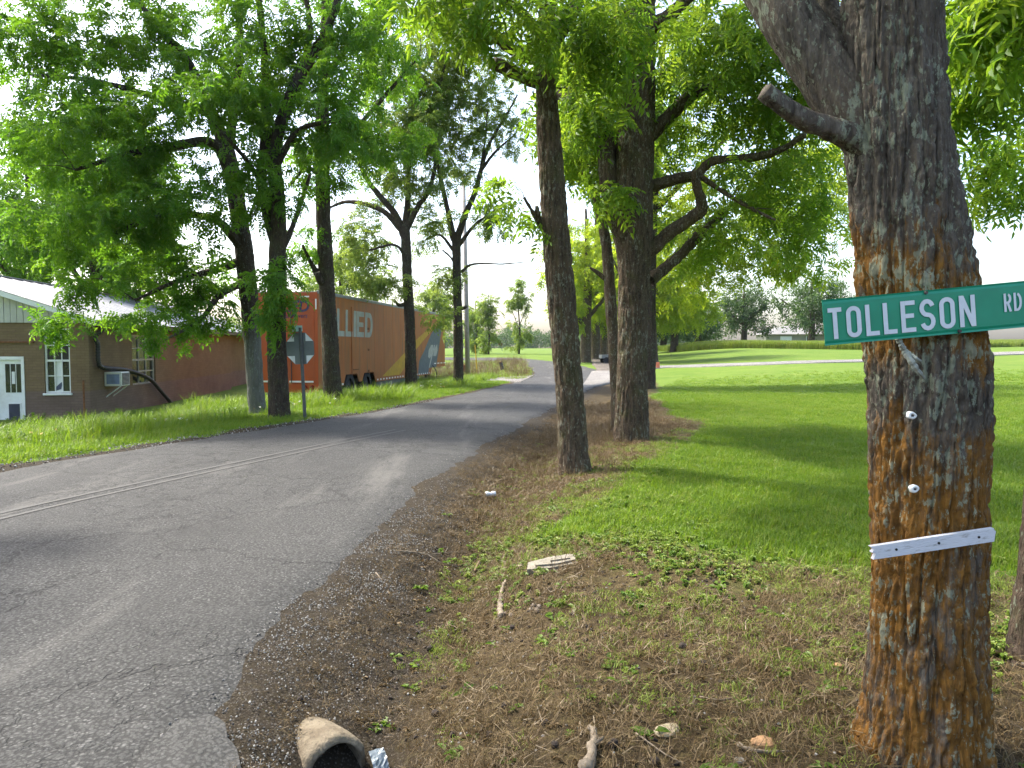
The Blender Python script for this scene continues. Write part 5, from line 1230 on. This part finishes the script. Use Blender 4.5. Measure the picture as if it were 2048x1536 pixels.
MB().tube([(.8, 0, .5), (1.5, 0, .35)], .03, 6).mk('drawbar', M['steel_dark'], ct)
g = G(1005, 702); bf = empty('bird_box', tuple(g), 0, 'small dark red bird box on a stake in the far field', 'bird box')
q = P(1000, 688, g[1]) - g; MB().tube([(0, 0, -.1), tuple(q)], .04, 6).mk('stake', M['steel_dark'], bf); MB().prism([(q[0] - .35, q[2] - .1), (q[0] + .45, q[2] - .35), (q[0] + .45, q[2] + .15), (q[0] - .35, q[2] + .45)], q[1] - .2, q[1] + .2).mk('box', simple('bird_red', (.12, .03, .03), .7), bf)
# pale house beyond the wheat
hy = 128.; c = P(1614, 688, hy); hz0 = c[2] + .55; hs = empty('ranch_house', (c[0], hy, hz0), R(-4), 'low pale ranch house with grey hip roof behind the wheat', 'house')
M['house_wall'] = simple('house_wall', (.24, .23, .19), .8, .08, 1); M['house_roof'] = simple('house_roof', (.17, .165, .155), .85, .15, 1)
MB().box(-8, 9, -3.2, 3.2, -.8, 1.15).mk('wall', M['house_wall'], hs)
m = MB(); m.add([(-8.6, -3.8, 1.1), (9.6, -3.8, 1.1), (9.6, 3.8, 1.1), (-8.6, 3.8, 1.1), (-4.4, 0, 2.6), (5.4, 0, 2.6)], [(0, 1, 5, 4), (1, 2, 5), (2, 3, 4, 5), (3, 0, 4), (0, 3, 2, 1)]); m.mk('roof', M['house_roof'], hs)
for x, w_, mt in ((-4.6, 1.9, 'paint_white'), (-.5, 1.4, 'glass'), (4.4, 1.7, 'paint_white')):
    f = MB().box(x - w_ / 2, x + w_ / 2, -3.27, -3.205, -.05, .75).mk('window', M['paint_white'], hs); MB().box(x - w_ / 2 + .1, x + w_ / 2 - .1, -3.3, -3.272, .02, .68).mk('pane', M[mt if mt == 'glass' else 'paper'], f)
MB().box(-6.9, -6.0, -3.27, -3.205, -.8, .8).mk('door', M['house_wall'], hs)

# ------------------------------------------------------------------ concrete drain pipe, stones, sticks and litter on the verge
t = T('old_concrete'); v = t.co(); n1 = t.noise(v, 7, 5, .65); n2 = t.noise(v, 40, 4, .6)
c = t.mix(t.ramp(n1, .35, .65), (.12, .095, .066), (.21, .175, .125)); c = t.mix(t.ramp(n2, .55, .68, 0, .7), c, (.06, .05, .036)); M['concrete'] = t.pbr(c, .92, t.bump(t.math('ADD', n1, n2), .7, .012), spec=.15)
pc = P(676, 1556, 3.0); d = np.array([-.66, .74, -.10]); d /= np.linalg.norm(d)
e1 = np.cross(d, [0, 0, 1.]); e1 /= np.linalg.norm(e1); e2 = np.cross(e1, d); th = np.linspace(0, 2 * math.pi, 56, endpoint=False); V = []
prof_ = [(.0, .104), (.006, .109), (.01, .122), (.03, .129), (.12, .132), (.30, .131), (.6, .13), (.95, .13)]
inner = [(.6, .099), (.2, .10), (.03, .102)]
for d_, r_ in prof_ + inner:
    for a in th:
        k = 1 + .05 * (float(fbm(math.cos(a) * 2 + 5, math.sin(a) * 2 + 5, d_ * 6, 3, 8)) - .5); ch = .06 * max(0, math.sin(a * 1.0 + 2.4)) ** 3 + .02 * float(vn(a * 6, 1, 0, 4))
        V.append(d * (d_ + (ch if d_ < .1 else 0)) + (e1 * math.cos(a) + e2 * math.sin(a)) * r_ * k * 1.3)
order = list(range(len(prof_)))[::-1]; rings = order + [0] + [len(prof_) + 2, len(prof_) + 1, len(prof_)]
rings = order + [len(prof_) + 2, len(prof_) + 1, len(prof_)]
F = [(rings[i] * 56 + k, rings[i] * 56 + (k + 1) % 56, rings[i + 1] * 56 + (k + 1) % 56, rings[i + 1] * 56 + k) for i in range(len(rings) - 1) for k in range(56)]
tag(ob('drain_pipe', mesh('drain_pipe', V, F, True), M['concrete'], None, tuple(pc)), 'broken concrete drain pipe end poking out beside the road', 'pipe')
def rock(name, label, u, v, sx_, sy_, sz_, mat, seed, sink=.3, cat='stone', group=None, rz=0):
    g = G(u, v); r = np.random.default_rng(seed); th = np.linspace(0, 2 * math.pi, 16, endpoint=False); V = []
    for ph in np.linspace(-math.pi / 2 + .25, math.pi / 2 - .25, 7):
        for a in th: V.append((math.cos(a) * math.cos(ph), math.sin(a) * math.cos(ph), math.sin(ph)))
    V += [(0, 0, -1), (0, 0, 1)]; V = np.array(V)
    V *= (1 + .75 * (fbm(V[:, 0] * 1.6 + seed, V[:, 1] * 1.6, V[:, 2] * 1.6, 3, seed) - .5))[:, None]
    V = np.sign(V) * np.abs(V) ** .8 * [sx_, sy_, sz_]
    F = [(i * 16 + k, i * 16 + (k + 1) % 16, (i + 1) * 16 + (k + 1) % 16, (i + 1) * 16 + k) for i in range(6) for k in range(16)] + [(k, 112, (k + 1) % 16) for k in range(16)] + [(96 + k, 96 + (k + 1) % 16, 113) for k in range(16)]
    o = ob(name, mesh(name, V, F), M[mat], None, (g[0], g[1], gz(g[0], g[1]) + sz_ * (1 - 2 * sink)), (0, 0, rz)); return tag(o, label, cat, group)
M['stone_tan'] = simple('stone_tan', (.30, .17, .08), .85, .25, 20, bump=.5); M['stone_grey'] = simple('stone_grey', (.19, .17, .135), .9, .25, 18, bump=.5); M['stone_pale'] = simple('stone_pale', (.30, .25, .17), .85, .2, 18, bump=.4)
rock('stone', 'knobbly orange tan stone among the straw near the sign tree foot', 1525, 1500, .045, .035, .026, 'stone_tan', 3)
rock('stone', 'smooth pale tan pebble lying on soil beside the sign tree', 1676, 1338, .022, .015, .013, 'stone_tan', 5)
rock('stone', 'flat pale stone half sunk between dry grass and weeds', 1335, 1460, .06, .04, .014, 'stone_pale', 7, rz=.5)
rock('stone', 'small grey pebble beside the largest driftwood stick', 1480, 1535, .02, .016, .012, 'stone_grey', 9)
# flat layered slab of rock
g = G(1104, 1128); sb_ = empty('rock_slab', (g[0], g[1], gz(g[0], g[1])), R(14), 'flat layered grey slab of rock lying on the bare verge', 'rock')
def slab(poly, z0, z1): return MB().prism(poly, z0, z1, 'xy').mk('layer', M['stone_grey'], sb_, rot=(R(5), R(-4), 0))
slab([(-.21, -.07), (-.05, -.10), (.20, -.085), (.215, .03), (.17, .10), (-.02, .085), (-.17, .05)], -.02, .022); slab([(-.14, -.05), (.02, -.075), (.17, -.05), (.185, .05), (-.01, .06), (-.12, .025)], .022, .036); slab([(-.02, -.03), (.13, -.03), (.14, .03), (.02, .04)], .036, .046)
# sticks
M['driftwood'] = simple('driftwood', (.18, .145, .105), .9, .3, 30, bump=.6, dirt=(.09, .065, .045)); M['stick_brown'] = simple('stick_brown', (.16, .105, .06), .9, .3, 30)
def stick(label, px, r0, mat, seed, group=None, forks=(), lift=.01, cat='stick'):
    g0 = G(*px[0]); pts = [G(u, v) for u, v in px]; Q = []
    for k, p in enumerate(pts): Q.append((p[0], p[1], gz(p[0], p[1]) + lift + r0 * .7, r0 * (1 - .65 * k / (len(pts) - 1))))
    A = spline(Q, .02); r = np.random.default_rng(seed); A[:, :3] += r.normal(0, r0 * .18, (len(A), 3)); A[:, 3] *= r.uniform(.82, 1.2, len(A))
    base = A[0, :3].copy(); V, F = tube(A[:, :3] - base, A[:, 3], 8); o = ob('stick', mesh('stick', V, F, True), M[mat], None, tuple(base)); tag(o, label, cat, group)
    for px2, r2 in forks:
        p2 = [G(u, v) for u, v in px2]; B = spline([(p[0], p[1], gz(p[0], p[1]) + r2 + lift, r2 * (1 - .6 * k / (len(p2) - 1))) for k, p in enumerate(p2)], .02); V, F = tube(B[:, :3] - base, B[:, 3], 6); ob('fork', mesh('fork', V, F, True), M[mat], o)
    return o
stick('peeling weathered branch piece standing out beside the walnut husks', [(1003, 1240), (1000, 1210), (1006, 1180), (1016, 1160)], .020, 'driftwood', 1)
stick('thick grey forked driftwood stick poking up at the verge', [(1176, 1560), (1184, 1520), (1188, 1490), (1182, 1474)], .026, 'driftwood', 2, forks=[([(1184, 1510), (1200, 1500), (1206, 1494)], .014)])
stick('long thin pale stick lying near the orange tan stone', [(1474, 1504), (1500, 1514), (1540, 1516), (1580, 1516)], .009, 'driftwood', 3)
stick('crooked grey twig lying across the ditch bottom', [(800, 1112), (850, 1116), (880, 1128), (915, 1136)], .009, 'driftwood', 4, forks=[([(850, 1117), (900, 1107), (935, 1104)], .005)])
stick('short bent stick by the road edge of the ditch', [(752, 1148), (764, 1164)], .006, 'driftwood', 5)
stick('curved brown stick arched over the darker soil', [(950, 1146), (958, 1128), (962, 1126)], .011, 'stick_brown', 6)
stick('thin straight straw coloured stem crossing the bare soil', [(1272, 1478), (1330, 1510), (1370, 1528)], .0035, 'driftwood', 7)
stick('slim brown twig curving through straw beside the sign tree', [(1620, 1400), (1660, 1412), (1700, 1440), (1720, 1460)], .004, 'driftwood', 8)
stick('pale twig below the flat pale stone', [(1400, 1400), (1440, 1410), (1480, 1396)], .004, 'driftwood', 9)
# crumpled can and scrap of film by the pipe
g = G(981, 996); cn = empty('crushed_can', (g[0], g[1], gz(g[0], g[1]) + .06), R(20), 'crushed white drink can in the dead grass by the road', 'can')
A = np.array([(-.062, 0, 0), (-.058, 0, 0), (-.03, 0, .004), (0, .004, -.004), (.03, 0, .003), (.058, 0, 0), (.062, 0, 0)]); V, F = tube(A, np.array([.024, .031, .028, .024, .03, .031, .024]), 14); ob('can_body', mesh('can_body', V, F, True), simple('can_white', (.62, .62, .64), .35, .1, 30, metal=.3), cn)
V, F = tube(np.array([(.0625, 0, 0), (.064, 0, 0)]), np.array([.022, .022]), 12); ob('can_end', mesh('can_end', V, F), M['steel_dark'], cn)
g = G(756, 1512); gx_, gy_ = np.meshgrid(np.linspace(-.035, .035, 7), np.linspace(-.05, .05, 9), indexing='ij'); zz = .03 * (fbm(gx_ * 40 + 3, gy_ * 40, 0, 3, 2) - .5) + .06 * gy_
tag(ob('plastic_scrap', mesh('plastic_scrap', np.stack([gx_, gy_, zz + .03], -1).reshape(-1, 3), [(i * 9 + j, i * 9 + j + 1, (i + 1) * 9 + j + 1, (i + 1) * 9 + j) for i in range(6) for j in range(8)]), simple('scrap', (.22, .25, .27), .3, .2, 30), None, (g[0], g[1], gz(g[0], g[1]) + .035), (R(35), 0, R(30))), 'torn scrap of pale plastic lying against the drain pipe', 'litter')
# black walnut husks scattered on the verge
M['husk'] = simple('husk', (.022, .015, .011), .95, .4, 60, bump=.8); M['husk_grey'] = simple('husk_grey', (.15, .12, .095), .9, .3, 60, bump=.6)
spots = [(1100, 1180), (910, 1172), (940, 1182), (960, 1130), (903, 1325), (930, 1380), (905, 1470), (870, 1435), (600, 1405), (1010, 1420), (860, 1300), (990, 1255), (975, 1250), (1040, 1240), (1025, 1255), (930, 1265), (880, 1150), (1130, 1120), (1160, 1385), (1410, 1330), (1365, 1300), (1225, 1500), (1110, 1500), (1310, 1525), (1045, 1050), (990, 1060), (935, 1045), (960, 1090), (1000, 1085), (890, 1095), (1050, 1105), (920, 1015), (1090, 1450), (980, 1470)]
rs = np.random.default_rng(8)
for k, (u, v) in enumerate(spots):
    s = rs.uniform(.013, .021)
    rock('walnut_husk', 'rotting black walnut husk scattered over the bare verge', u, v, s, s * .92, s * .85, 'husk', 40 + k % 5, .2, 'walnut', 'black walnut husks on the verge', rs.uniform(0, 6))
for k, (u, v) in enumerate(((1068, 1214), (1078, 1218), (1063, 1222), (1074, 1226), (1010, 1228), (1022, 1232))):
    rock('walnut', 'pale brown walnut in the small pile beside the peeling branch piece', u, v, .017, .016, .015, 'husk_grey', 50 + k % 3, .15, 'walnut', 'pale walnuts piled beside the branch piece', k)

# ------------------------------------------------------------------ grass, weeds, straw, grit: uncountable stuff
def blade(V, F, LV, p, d, h, w_, lean, lv):
    s = np.array([-d[1], d[0], 0]); b = len(V); q1 = p + np.array([0, 0, h * .55]) + d * lean * h * .3; q2 = p + np.array([0, 0, h * (1 - .25 * lean)]) + d * lean * h
    V += [p - s * w_ / 2, p + s * w_ / 2, q1 + s * w_ * .4, q1 - s * w_ * .4, q2]; F += [(b, b + 1, b + 2, b + 3), (b + 3, b + 2, b + 4)]; LV += [lv] * 5
def tuft(name, mat, seed, n, rad, h0, h1, w_, lean):
    r = np.random.default_rng(seed); V, F, LV = [], [], []
    for _ in range(n):
        a = r.uniform(0, 6.28); q = rad * math.sqrt(r.random()); b = r.uniform(0, 6.28); blade(V, F, LV, np.array([q * math.cos(a), q * math.sin(a), -.01]), np.array([math.cos(b), math.sin(b), 0]), r.uniform(h0, h1), w_ * r.uniform(.7, 1.2), r.uniform(.1, lean), r.random())
    return source(name, V, F, mat, LV)
M['grass'] = leafmat('grass', (.078, .150, .011), (.158, .218, .021), (.14, .28, .012), (.28, .40, .02), .4, (.27, .26, .06), .4)
M['grass_yellow'] = leafmat('grass_yellow', (.12, .18, .02), (.22, .27, .04), (.2, .3, .03), (.32, .40, .06), .3, (.34, .29, .10), .5)
M['straw'] = leafmat('straw', (.085, .056, .024), (.19, .132, .062), (.10, .06, .022), (.17, .115, .046), .2, (.27, .21, .11), .5)
M['weed'] = leafmat('weed', (.075, .14, .014), (.14, .20, .03), (.12, .25, .02), (.22, .34, .04), .35, (.26, .26, .05), .3)
TU = {'lawn': [tuft('tuft_lawn', M['grass'], 200 + k, 34, .09, .035, .075, .0055, 1.0) for k in range(4)],
      'tall': [tuft('tuft_tall', M['grass'], 210 + k, 26, .10, .12, .34, .008, 1.0) for k in range(4)],
      'straw': [tuft('tuft_straw', M['straw'], 220 + k, 22, .11, .02, .09, .004, 2.4) for k in range(4)],
      'yellow': [tuft('tuft_yellow', M['grass_yellow'], 230 + k, 30, .10, .03, .08, .006, 1.4) for k in range(3)],
      'wheat': [tuft('tuft_wheat', M['grass_yellow'], 240 + k, 40, .35, .62, .80, .03, .35) for k in range(3)],
      'drytall': [tuft('tuft_dry', M['straw'], 250 + k, 16, .10, .14, .38, .005, .8) for k in range(3)]}
def weed_src(name, mat, seed, n, L, W, h):
    r = np.random.default_rng(seed); V, F, LV = [], [], []
    for k in range(n):
        a = k * 2.4 + r.uniform(-.3, .3); el = r.uniform(.1, .8); d = np.array([math.cos(a), math.sin(a), el]); leaflet(V, F, LV, np.array([r.normal(0, .3 * L), r.normal(0, .3 * L), h * r.random()]), d, np.array([0, 0, 1.]), L * r.uniform(.6, 1.2), W * r.uniform(.7, 1.2), r.random(), droop=.5)
    return source(name, V, F, mat, LV)
TU['clover'] = [weed_src('clover', M['weed'], 260 + k, 26, .02, .016, .03) for k in range(2)] + [weed_src('clover_yellow', M['grass_yellow'], 264 + k, 26, .02, .015, .03) for k in range(3)]
TU['rosette'] = [weed_src('rosette', M['weed'], 270 + k, 9, .075, .034, .02) for k in range(3)]
TU['litter'] = [weed_src('litter', M['straw'], 275 + k, 5, .05, .026, .012) for k in range(3)]
TU['bushy'] = [weed_src('bushy', M['weed'], 280 + k, 60, .10, .05, .42) for k in range(3)]
V = np.array([(math.cos(a) * math.cos(p), math.sin(a) * math.cos(p), math.sin(p) * .65) for p in (-.9, 0, .9) for a in np.linspace(0, 6.28, 7)[:-1]]); 
TU['grit'] = [source('grit', V * (1 + .5 * (np.random.default_rng(k).random((18, 1)) - .5)), [(i * 6 + j, i * 6 + (j + 1) % 6, (i + 1) * 6 + (j + 1) % 6, (i + 1) * 6 + j) for i in range(2) for j in range(6)] + [tuple(range(12, 18))], simple('grit_%d' % k, cc, .85, .2)) for k, cc in enumerate(((.20, .19, .175), (.11, .10, .09), (.045, .041, .037), (.28, .27, .25)))]
TU['clod'] = [source('clod', V * (1 + .6 * (np.random.default_rng(k + 9).random((18, 1)) - .5)), [(i * 6 + j, i * 6 + (j + 1) % 6, (i + 1) * 6 + (j + 1) % 6, (i + 1) * 6 + j) for i in range(2) for j in range(6)] + [tuple(range(12, 18))], simple('clod_%d' % k, cc, .95, .3)) for k, cc in enumerate(((.035, .024, .015), (.05, .036, .022), (.022, .016, .011)))]
def flower_src(name, mat, seed):
    r = np.random.default_rng(seed); V, F = [], []
    for _ in range(7):
        a = r.uniform(0, 6.28); b = len(V); p = np.array([.012 * math.cos(a), .012 * math.sin(a), r.uniform(.0, .02)]); s = .009
        V += [p + [s, 0, 0], p + [0, s, .004], p + [-s, 0, 0], p + [0, -s, .004]]; F += [(b, b + 1, b + 2, b + 3)]
    return source(name, V, F, mat, [.5] * len(V))
TU['flower'] = [flower_src('flower_white', M['paint_white'], 1), flower_src('flower_yellow', M['stripe_yellow'], 2)]
rg = np.random.default_rng(77)
def strew(name, x0, x1, y0, y1, n, keep, src, s0, s1, label, tilt=.12, cat=None, flat=1., lift=0.):
    x, y = rg.uniform(x0, x1, n), rg.uniform(y0, y1, n); k = rg.random(n) < keep(x, y); x, y = x[k], y[k]; m = len(x)
    z = ground_z(x, y) + lift; sc = rg.uniform(s0, s1, m); sc = np.stack([sc, sc, sc * flat * rg.uniform(.8, 1.2, m)], 1)
    return scatter(name, np.stack([x, y, z], 1), np.stack([rg.normal(0, tilt, m), rg.normal(0, tilt, m), rg.uniform(0, 6.28, m)], 1), sc, TU[src], None, label, cat=cat or name.split('_')[-1])
def tree_gap(x, y): return 1.
def inview(x, y, mg=.6): return (np.abs(x) < y * .72 + mg)
cl = lambda v: np.clip(v, 0, 1)
nopipe = lambda x, y: 1. - (((x + .66) / .26) ** 2 + ((y - 3.0) / .3) ** 2 < 1)
drv = lambda x, y: 1 - ((y > 24) & (x - xr(y) < 2.0 + .14 * (y - 24)) & (x > xr(y) - 1) & (y < 52))
strew('lawn_grass', .0, 9, 4.2, 11, 15000, lambda x, y: cl(sst(-.25, .7, lawn_d(x, y))) * inview(x, y), 'lawn', .6, 1.5, 'short green mown grass of the lawn')
strew('lawn_grass', 1, 17, 11, 22, 20000, lambda x, y: cl(sst(-.2, .6, lawn_d(x, y))) * inview(x, y), 'lawn', 1., 1.5, 'short green mown grass farther up the lawn')
strew('lawn_grass', 3, 32, 22, 42, 16000, lambda x, y: cl(sst(0, .6, lawn_d(x, y))) * inview(x, y) * drv(x, y) * (1 - sst(25, 40, y)), 'lawn', 1.3, 2.0, 'short green grass at the far side of the lawn', flat=.6)
strew('clover_weeds', -.6, 7, 2.3, 10, 17000, lambda x, y: cl(sst(-2.1, -.5, lawn_d(x, y))) * sst(.38, .58, fbm(x * 1.6, y * 1.6, 0, 3, 41)) * (1 - sst(.4, 1.2, lawn_d(x, y))) * inview(x, y), 'clover', .7, 1.4, 'low yellow green clover and weeds along the lawn edge')
strew('yellow_grass', -.4, 6, 2.5, 15, 4200, lambda x, y: cl(sst(-1.2, .0, lawn_d(x, y))) * (1 - sst(.2, .9, lawn_d(x, y))) * sst(.4, .6, fbm(x * 1.1, y * 1.1, 0, 3, 42)) * inview(x, y), 'yellow', .7, 1.1, 'yellowing grass patches between lawn and bare soil')
strew('dead_grass', -1.0, 7, 2.2, 20, 34000, lambda x, y: sst(.5, 1.0, x - xr(y) + .45 * sst(5, 7, y)) * (1 - sst(-.5, .3, lawn_d(x, y))) * (.35 + .65 * sst(.35, .55, fbm(x * 1.3, y * 1.3, 0, 3, 43))) * (1 - .65 * sst(.45, .6, fbm(x * 1.6, y * 1.6, 0, 3, 41)) * sst(-2, -.8, lawn_d(x, y))) * inview(x, y), 'straw', .6, 1.15, 'brown dead grass and straw over the verge', tilt=.35)
strew('moss_tufts', -1.1, 6, 2.2, 12, 22000, lambda x, y: sst(.35, .8, x - xr(y)) * (1 - sst(-.2, .4, lawn_d(x, y))) * (.25 + .75 * sst(-3, -.8, lawn_d(x, y))) * sst(.4, .6, fbm(x * 2.1, y * 2.1, 0, 3, 55)) * inview(x, y), 'yellow', .35, .7, 'sparse low olive green grass in the bare verge', tilt=.4)
strew('ditch_debris', -1.6, 2, 2.0, 14, 20000, lambda x, y: nopipe(x, y) * sst(-.15, .2, x - xr(y)) * (1 - sst(.8, 1.4, x - xr(y))) * inview(x, y), 'straw', .25, .6, 'short broken straw and leaf bits in the ditch', tilt=.8)
strew('soil_clods', -1.5, 3, 2.0, 12, 5000, lambda x, y: sst(.1, .5, x - xr(y)) * (1 - sst(-.6, .0, lawn_d(x, y))) * sst(.42, .6, fbm(x * 1.7, y * 1.7, 0, 3, 56)) * inview(x, y), 'clod', .005, .018, 'dark crumbs of soil in the ditch', tilt=.8)
strew('leaf_litter', -1.3, 5, 2.0, 22, 9000, lambda x, y: sst(.1, .6, x - xr(y)) * (1 - sst(-.5, .2, lawn_d(x, y))) * nopipe(x, y) * inview(x, y), 'litter', .3, .8, 'brown curled leaf litter over the ditch and bank', tilt=.5)
strew('dry_stems', -.6, 4, 7, 20, 500, lambda x, y: sst(.3, .7, x - xr(y)) * (1 - sst(-.8, 0, lawn_d(x, y))) * inview(x, y), 'drytall', .5, 1.0, 'thin dry stems standing in the ditch')
strew('ditch_weeds', -1.1, 3, 2.4, 13, 420, lambda x, y: sst(.15, .4, x - xr(y)) * (1 - sst(-.6, .2, lawn_d(x, y))) * inview(x, y), 'rosette', .35, .95, 'small green broad leaved weeds dotting the ditch')
strew('roadside_grit', -1.9, 3, 2.0, 22, 9000, lambda x, y: np.exp(-((x - xr(y) - .1) / (.34 + .25 * fbm(x * 1.5, y * 1.5, 0, 3, 44))) ** 2) * sst(.3, .55, fbm(x * 2.2, y * 2.2, 0, 3, 45)) * nopipe(x, y), 'grit', .003, .008, 'pale loose grit along the broken road edge', tilt=.6, cat='grit', lift=.032)
strew('edge_grit', -2.4, 1.2, 2.0, 9, 110000, lambda x, y: np.exp(-((x - xr(y) - .08) / .34) ** 2) * (.25 + .75 * sst(.38, .6, fbm(x * 3, y * 3, 0, 3, 58))) * nopipe(x, y) * (1 - .7 * sst(5, 8, y)), 'grit', .002, .0058, 'fine mixed grit where asphalt crumbles into the ditch', tilt=.6, cat='grit', lift=.012)
strew('lawn_patches', 0, 14, 4, 20, 9000, lambda x, y: sst(.2, .8, lawn_d(x, y)) * sst(.5, .62, fbm(x * .8, y * .8, 0, 4, 59)) * inview(x, y), 'yellow', .7, 1.2, 'yellowish patches within the lawn', cat='grass')
strew('lawn_clover', 0, 12, 4, 16, 2600, lambda x, y: sst(.2, .8, lawn_d(x, y)) * sst(.5, .6, fbm(x * .9 + 7, y * .9, 0, 4, 60)) * inview(x, y), 'rosette', .4, .9, 'broad leaved weeds within the lawn', cat='weeds')
strew('verge_pebbles', -1.0, 5, 2.2, 9, 2400, lambda x, y: sst(.4, .8, x - xr(y)) * (1 - sst(-.2, .4, lawn_d(x, y))), 'grit', .003, .009, 'tiny pebbles strewn over the bare soil', tilt=.6, cat='pebbles', lift=.0)
strew('shoulder_grit', -9, -1, 7, 22, 16000, lambda x, y: np.exp(-((xl(y) - x - .15) / (.3 + .35 * (1 - sst(11, 14, y)))) ** 2), 'grit', .006, .017, 'grey grit along the far road shoulder', tilt=.6, cat='grit', lift=.02)
strew('bank_grass', -16, 3, 9, 34, 30000, lambda x, y: sst(.2, .8, left_d(x, y)) * (1 - sst(2.0, 3.5, left_d(x, y)) * .3) * (left_d(x, y) < 6.5) * inview(x, y, 1.5), 'lawn', 1.2, 2.2, 'green grass on the bank across the road')
strew('tall_grass', -18, 0, 12, 40, 15000, lambda x, y: sst(1.2, 2.4, left_d(x, y)) * (left_d(x, y) < 8) * (.25 + .75 * sst(.4, .6, fbm(x * .6, y * .6, 0, 3, 46))) * inview(x, y, 1.5), 'tall', .9, 1.6, 'tall uncut grass before the building and trailer')
strew('bank_weeds', -15, -1, 12, 34, 600, lambda x, y: sst(1.2, 2.0, left_d(x, y)) * (left_d(x, y) < 7) * sst(.42, .58, fbm(x * .5, y * .5, 0, 3, 47)), 'bushy', .35, .8, 'leafy weeds growing along the row of trees')
g1_, g2_ = G(470, 826), G(545, 838)
strew('trunk_weeds', g1_[0] - 1.6, g2_[0] + 2.2, g1_[1] - .6, g1_[1] + 1.6, 700, lambda x, y: left_d(x, y) > .7, 'tall', 1.0, 2.1, 'tall grassy weeds crowding the pale grey trunk foot')
strew('wall_weeds', -16, -9, 18, 22, 260, lambda x, y: sst(.45, .6, fbm(x * .8, y * .8, 0, 3, 50)) * (1 - ((x < -11.5) & (y > 19.6))), 'bushy', .35, .7, 'leafy weeds in front of the brick building')
strew('bank_flowers', -14, -1, 11, 30, 900, lambda x, y: sst(.7, 1.3, left_d(x, y)) * (left_d(x, y) < 4) * sst(.5, .6, fbm(x * .7, y * .7, 0, 3, 48)), 'flower', 1.0, 1.9, 'tiny white and yellow flowers on the bank', lift=.20, cat='flowers')
strew('island_grass', -8, 1.4, 38, 66, 900, lambda x, y: (left_d(x, y) > .3) * inview(x, y), 'drytall', 1.2, 2.4, 'tall dry grass on the island in the bend')
strew('island_grass', -12, 1.4, 36, 66, 4000, lambda x, y: (left_d(x, y) > .2) * inview(x, y), 'yellow', 2., 3.2, 'yellow green grass on the island in the bend')
# wheat strip across the top of the lawn
wp = [G(1366, 703), G(1740, 700), G(2010, 694), G(2400, 690)]
wa = np.array([p[:2] for p in wp]); n = 9000; f = rg.random(n) * 3; i0 = np.minimum(f.astype(int), 2); px_ = wa[i0] + (wa[np.minimum(i0 + 1, 3)] - wa[i0]) * (f - i0)[:, None]; px_[:, 1] += rg.random(n) ** 1.5 * 16
scatter('wheat_crop', np.stack([px_[:, 0], px_[:, 1], ground_z(px_[:, 0], px_[:, 1])], 1), np.stack([np.zeros(n), np.zeros(n), rg.uniform(0, 6, n)], 1), rg.uniform(.95, 1.25, n), TU['wheat'], None, 'strip of pale ripening wheat above the lawn', cat='wheat')
# black broken edge of asphalt beside the slim tree
# ------------------------------------------------------------------ haze
hz = MB().box(-410, 410, -38, 600, -2.2, 24).mk('haze', None); tag(hz, 'thin bluish summer haze', 'haze', None, 'stuff')
hm = newmat('haze'); o_ = hm.node_tree.nodes.new('ShaderNodeOutputMaterial'); vv = hm.node_tree.nodes.new('ShaderNodeVolumePrincipled')
vv.inputs['Color'].default_value = (.86, .92, 1, 1); vv.inputs['Density'].default_value = .00012; vv.inputs['Anisotropy'].default_value = .3
hm.node_tree.links.new(vv.outputs[0], o_.inputs['Volume']); hz.data.materials.append(hm)
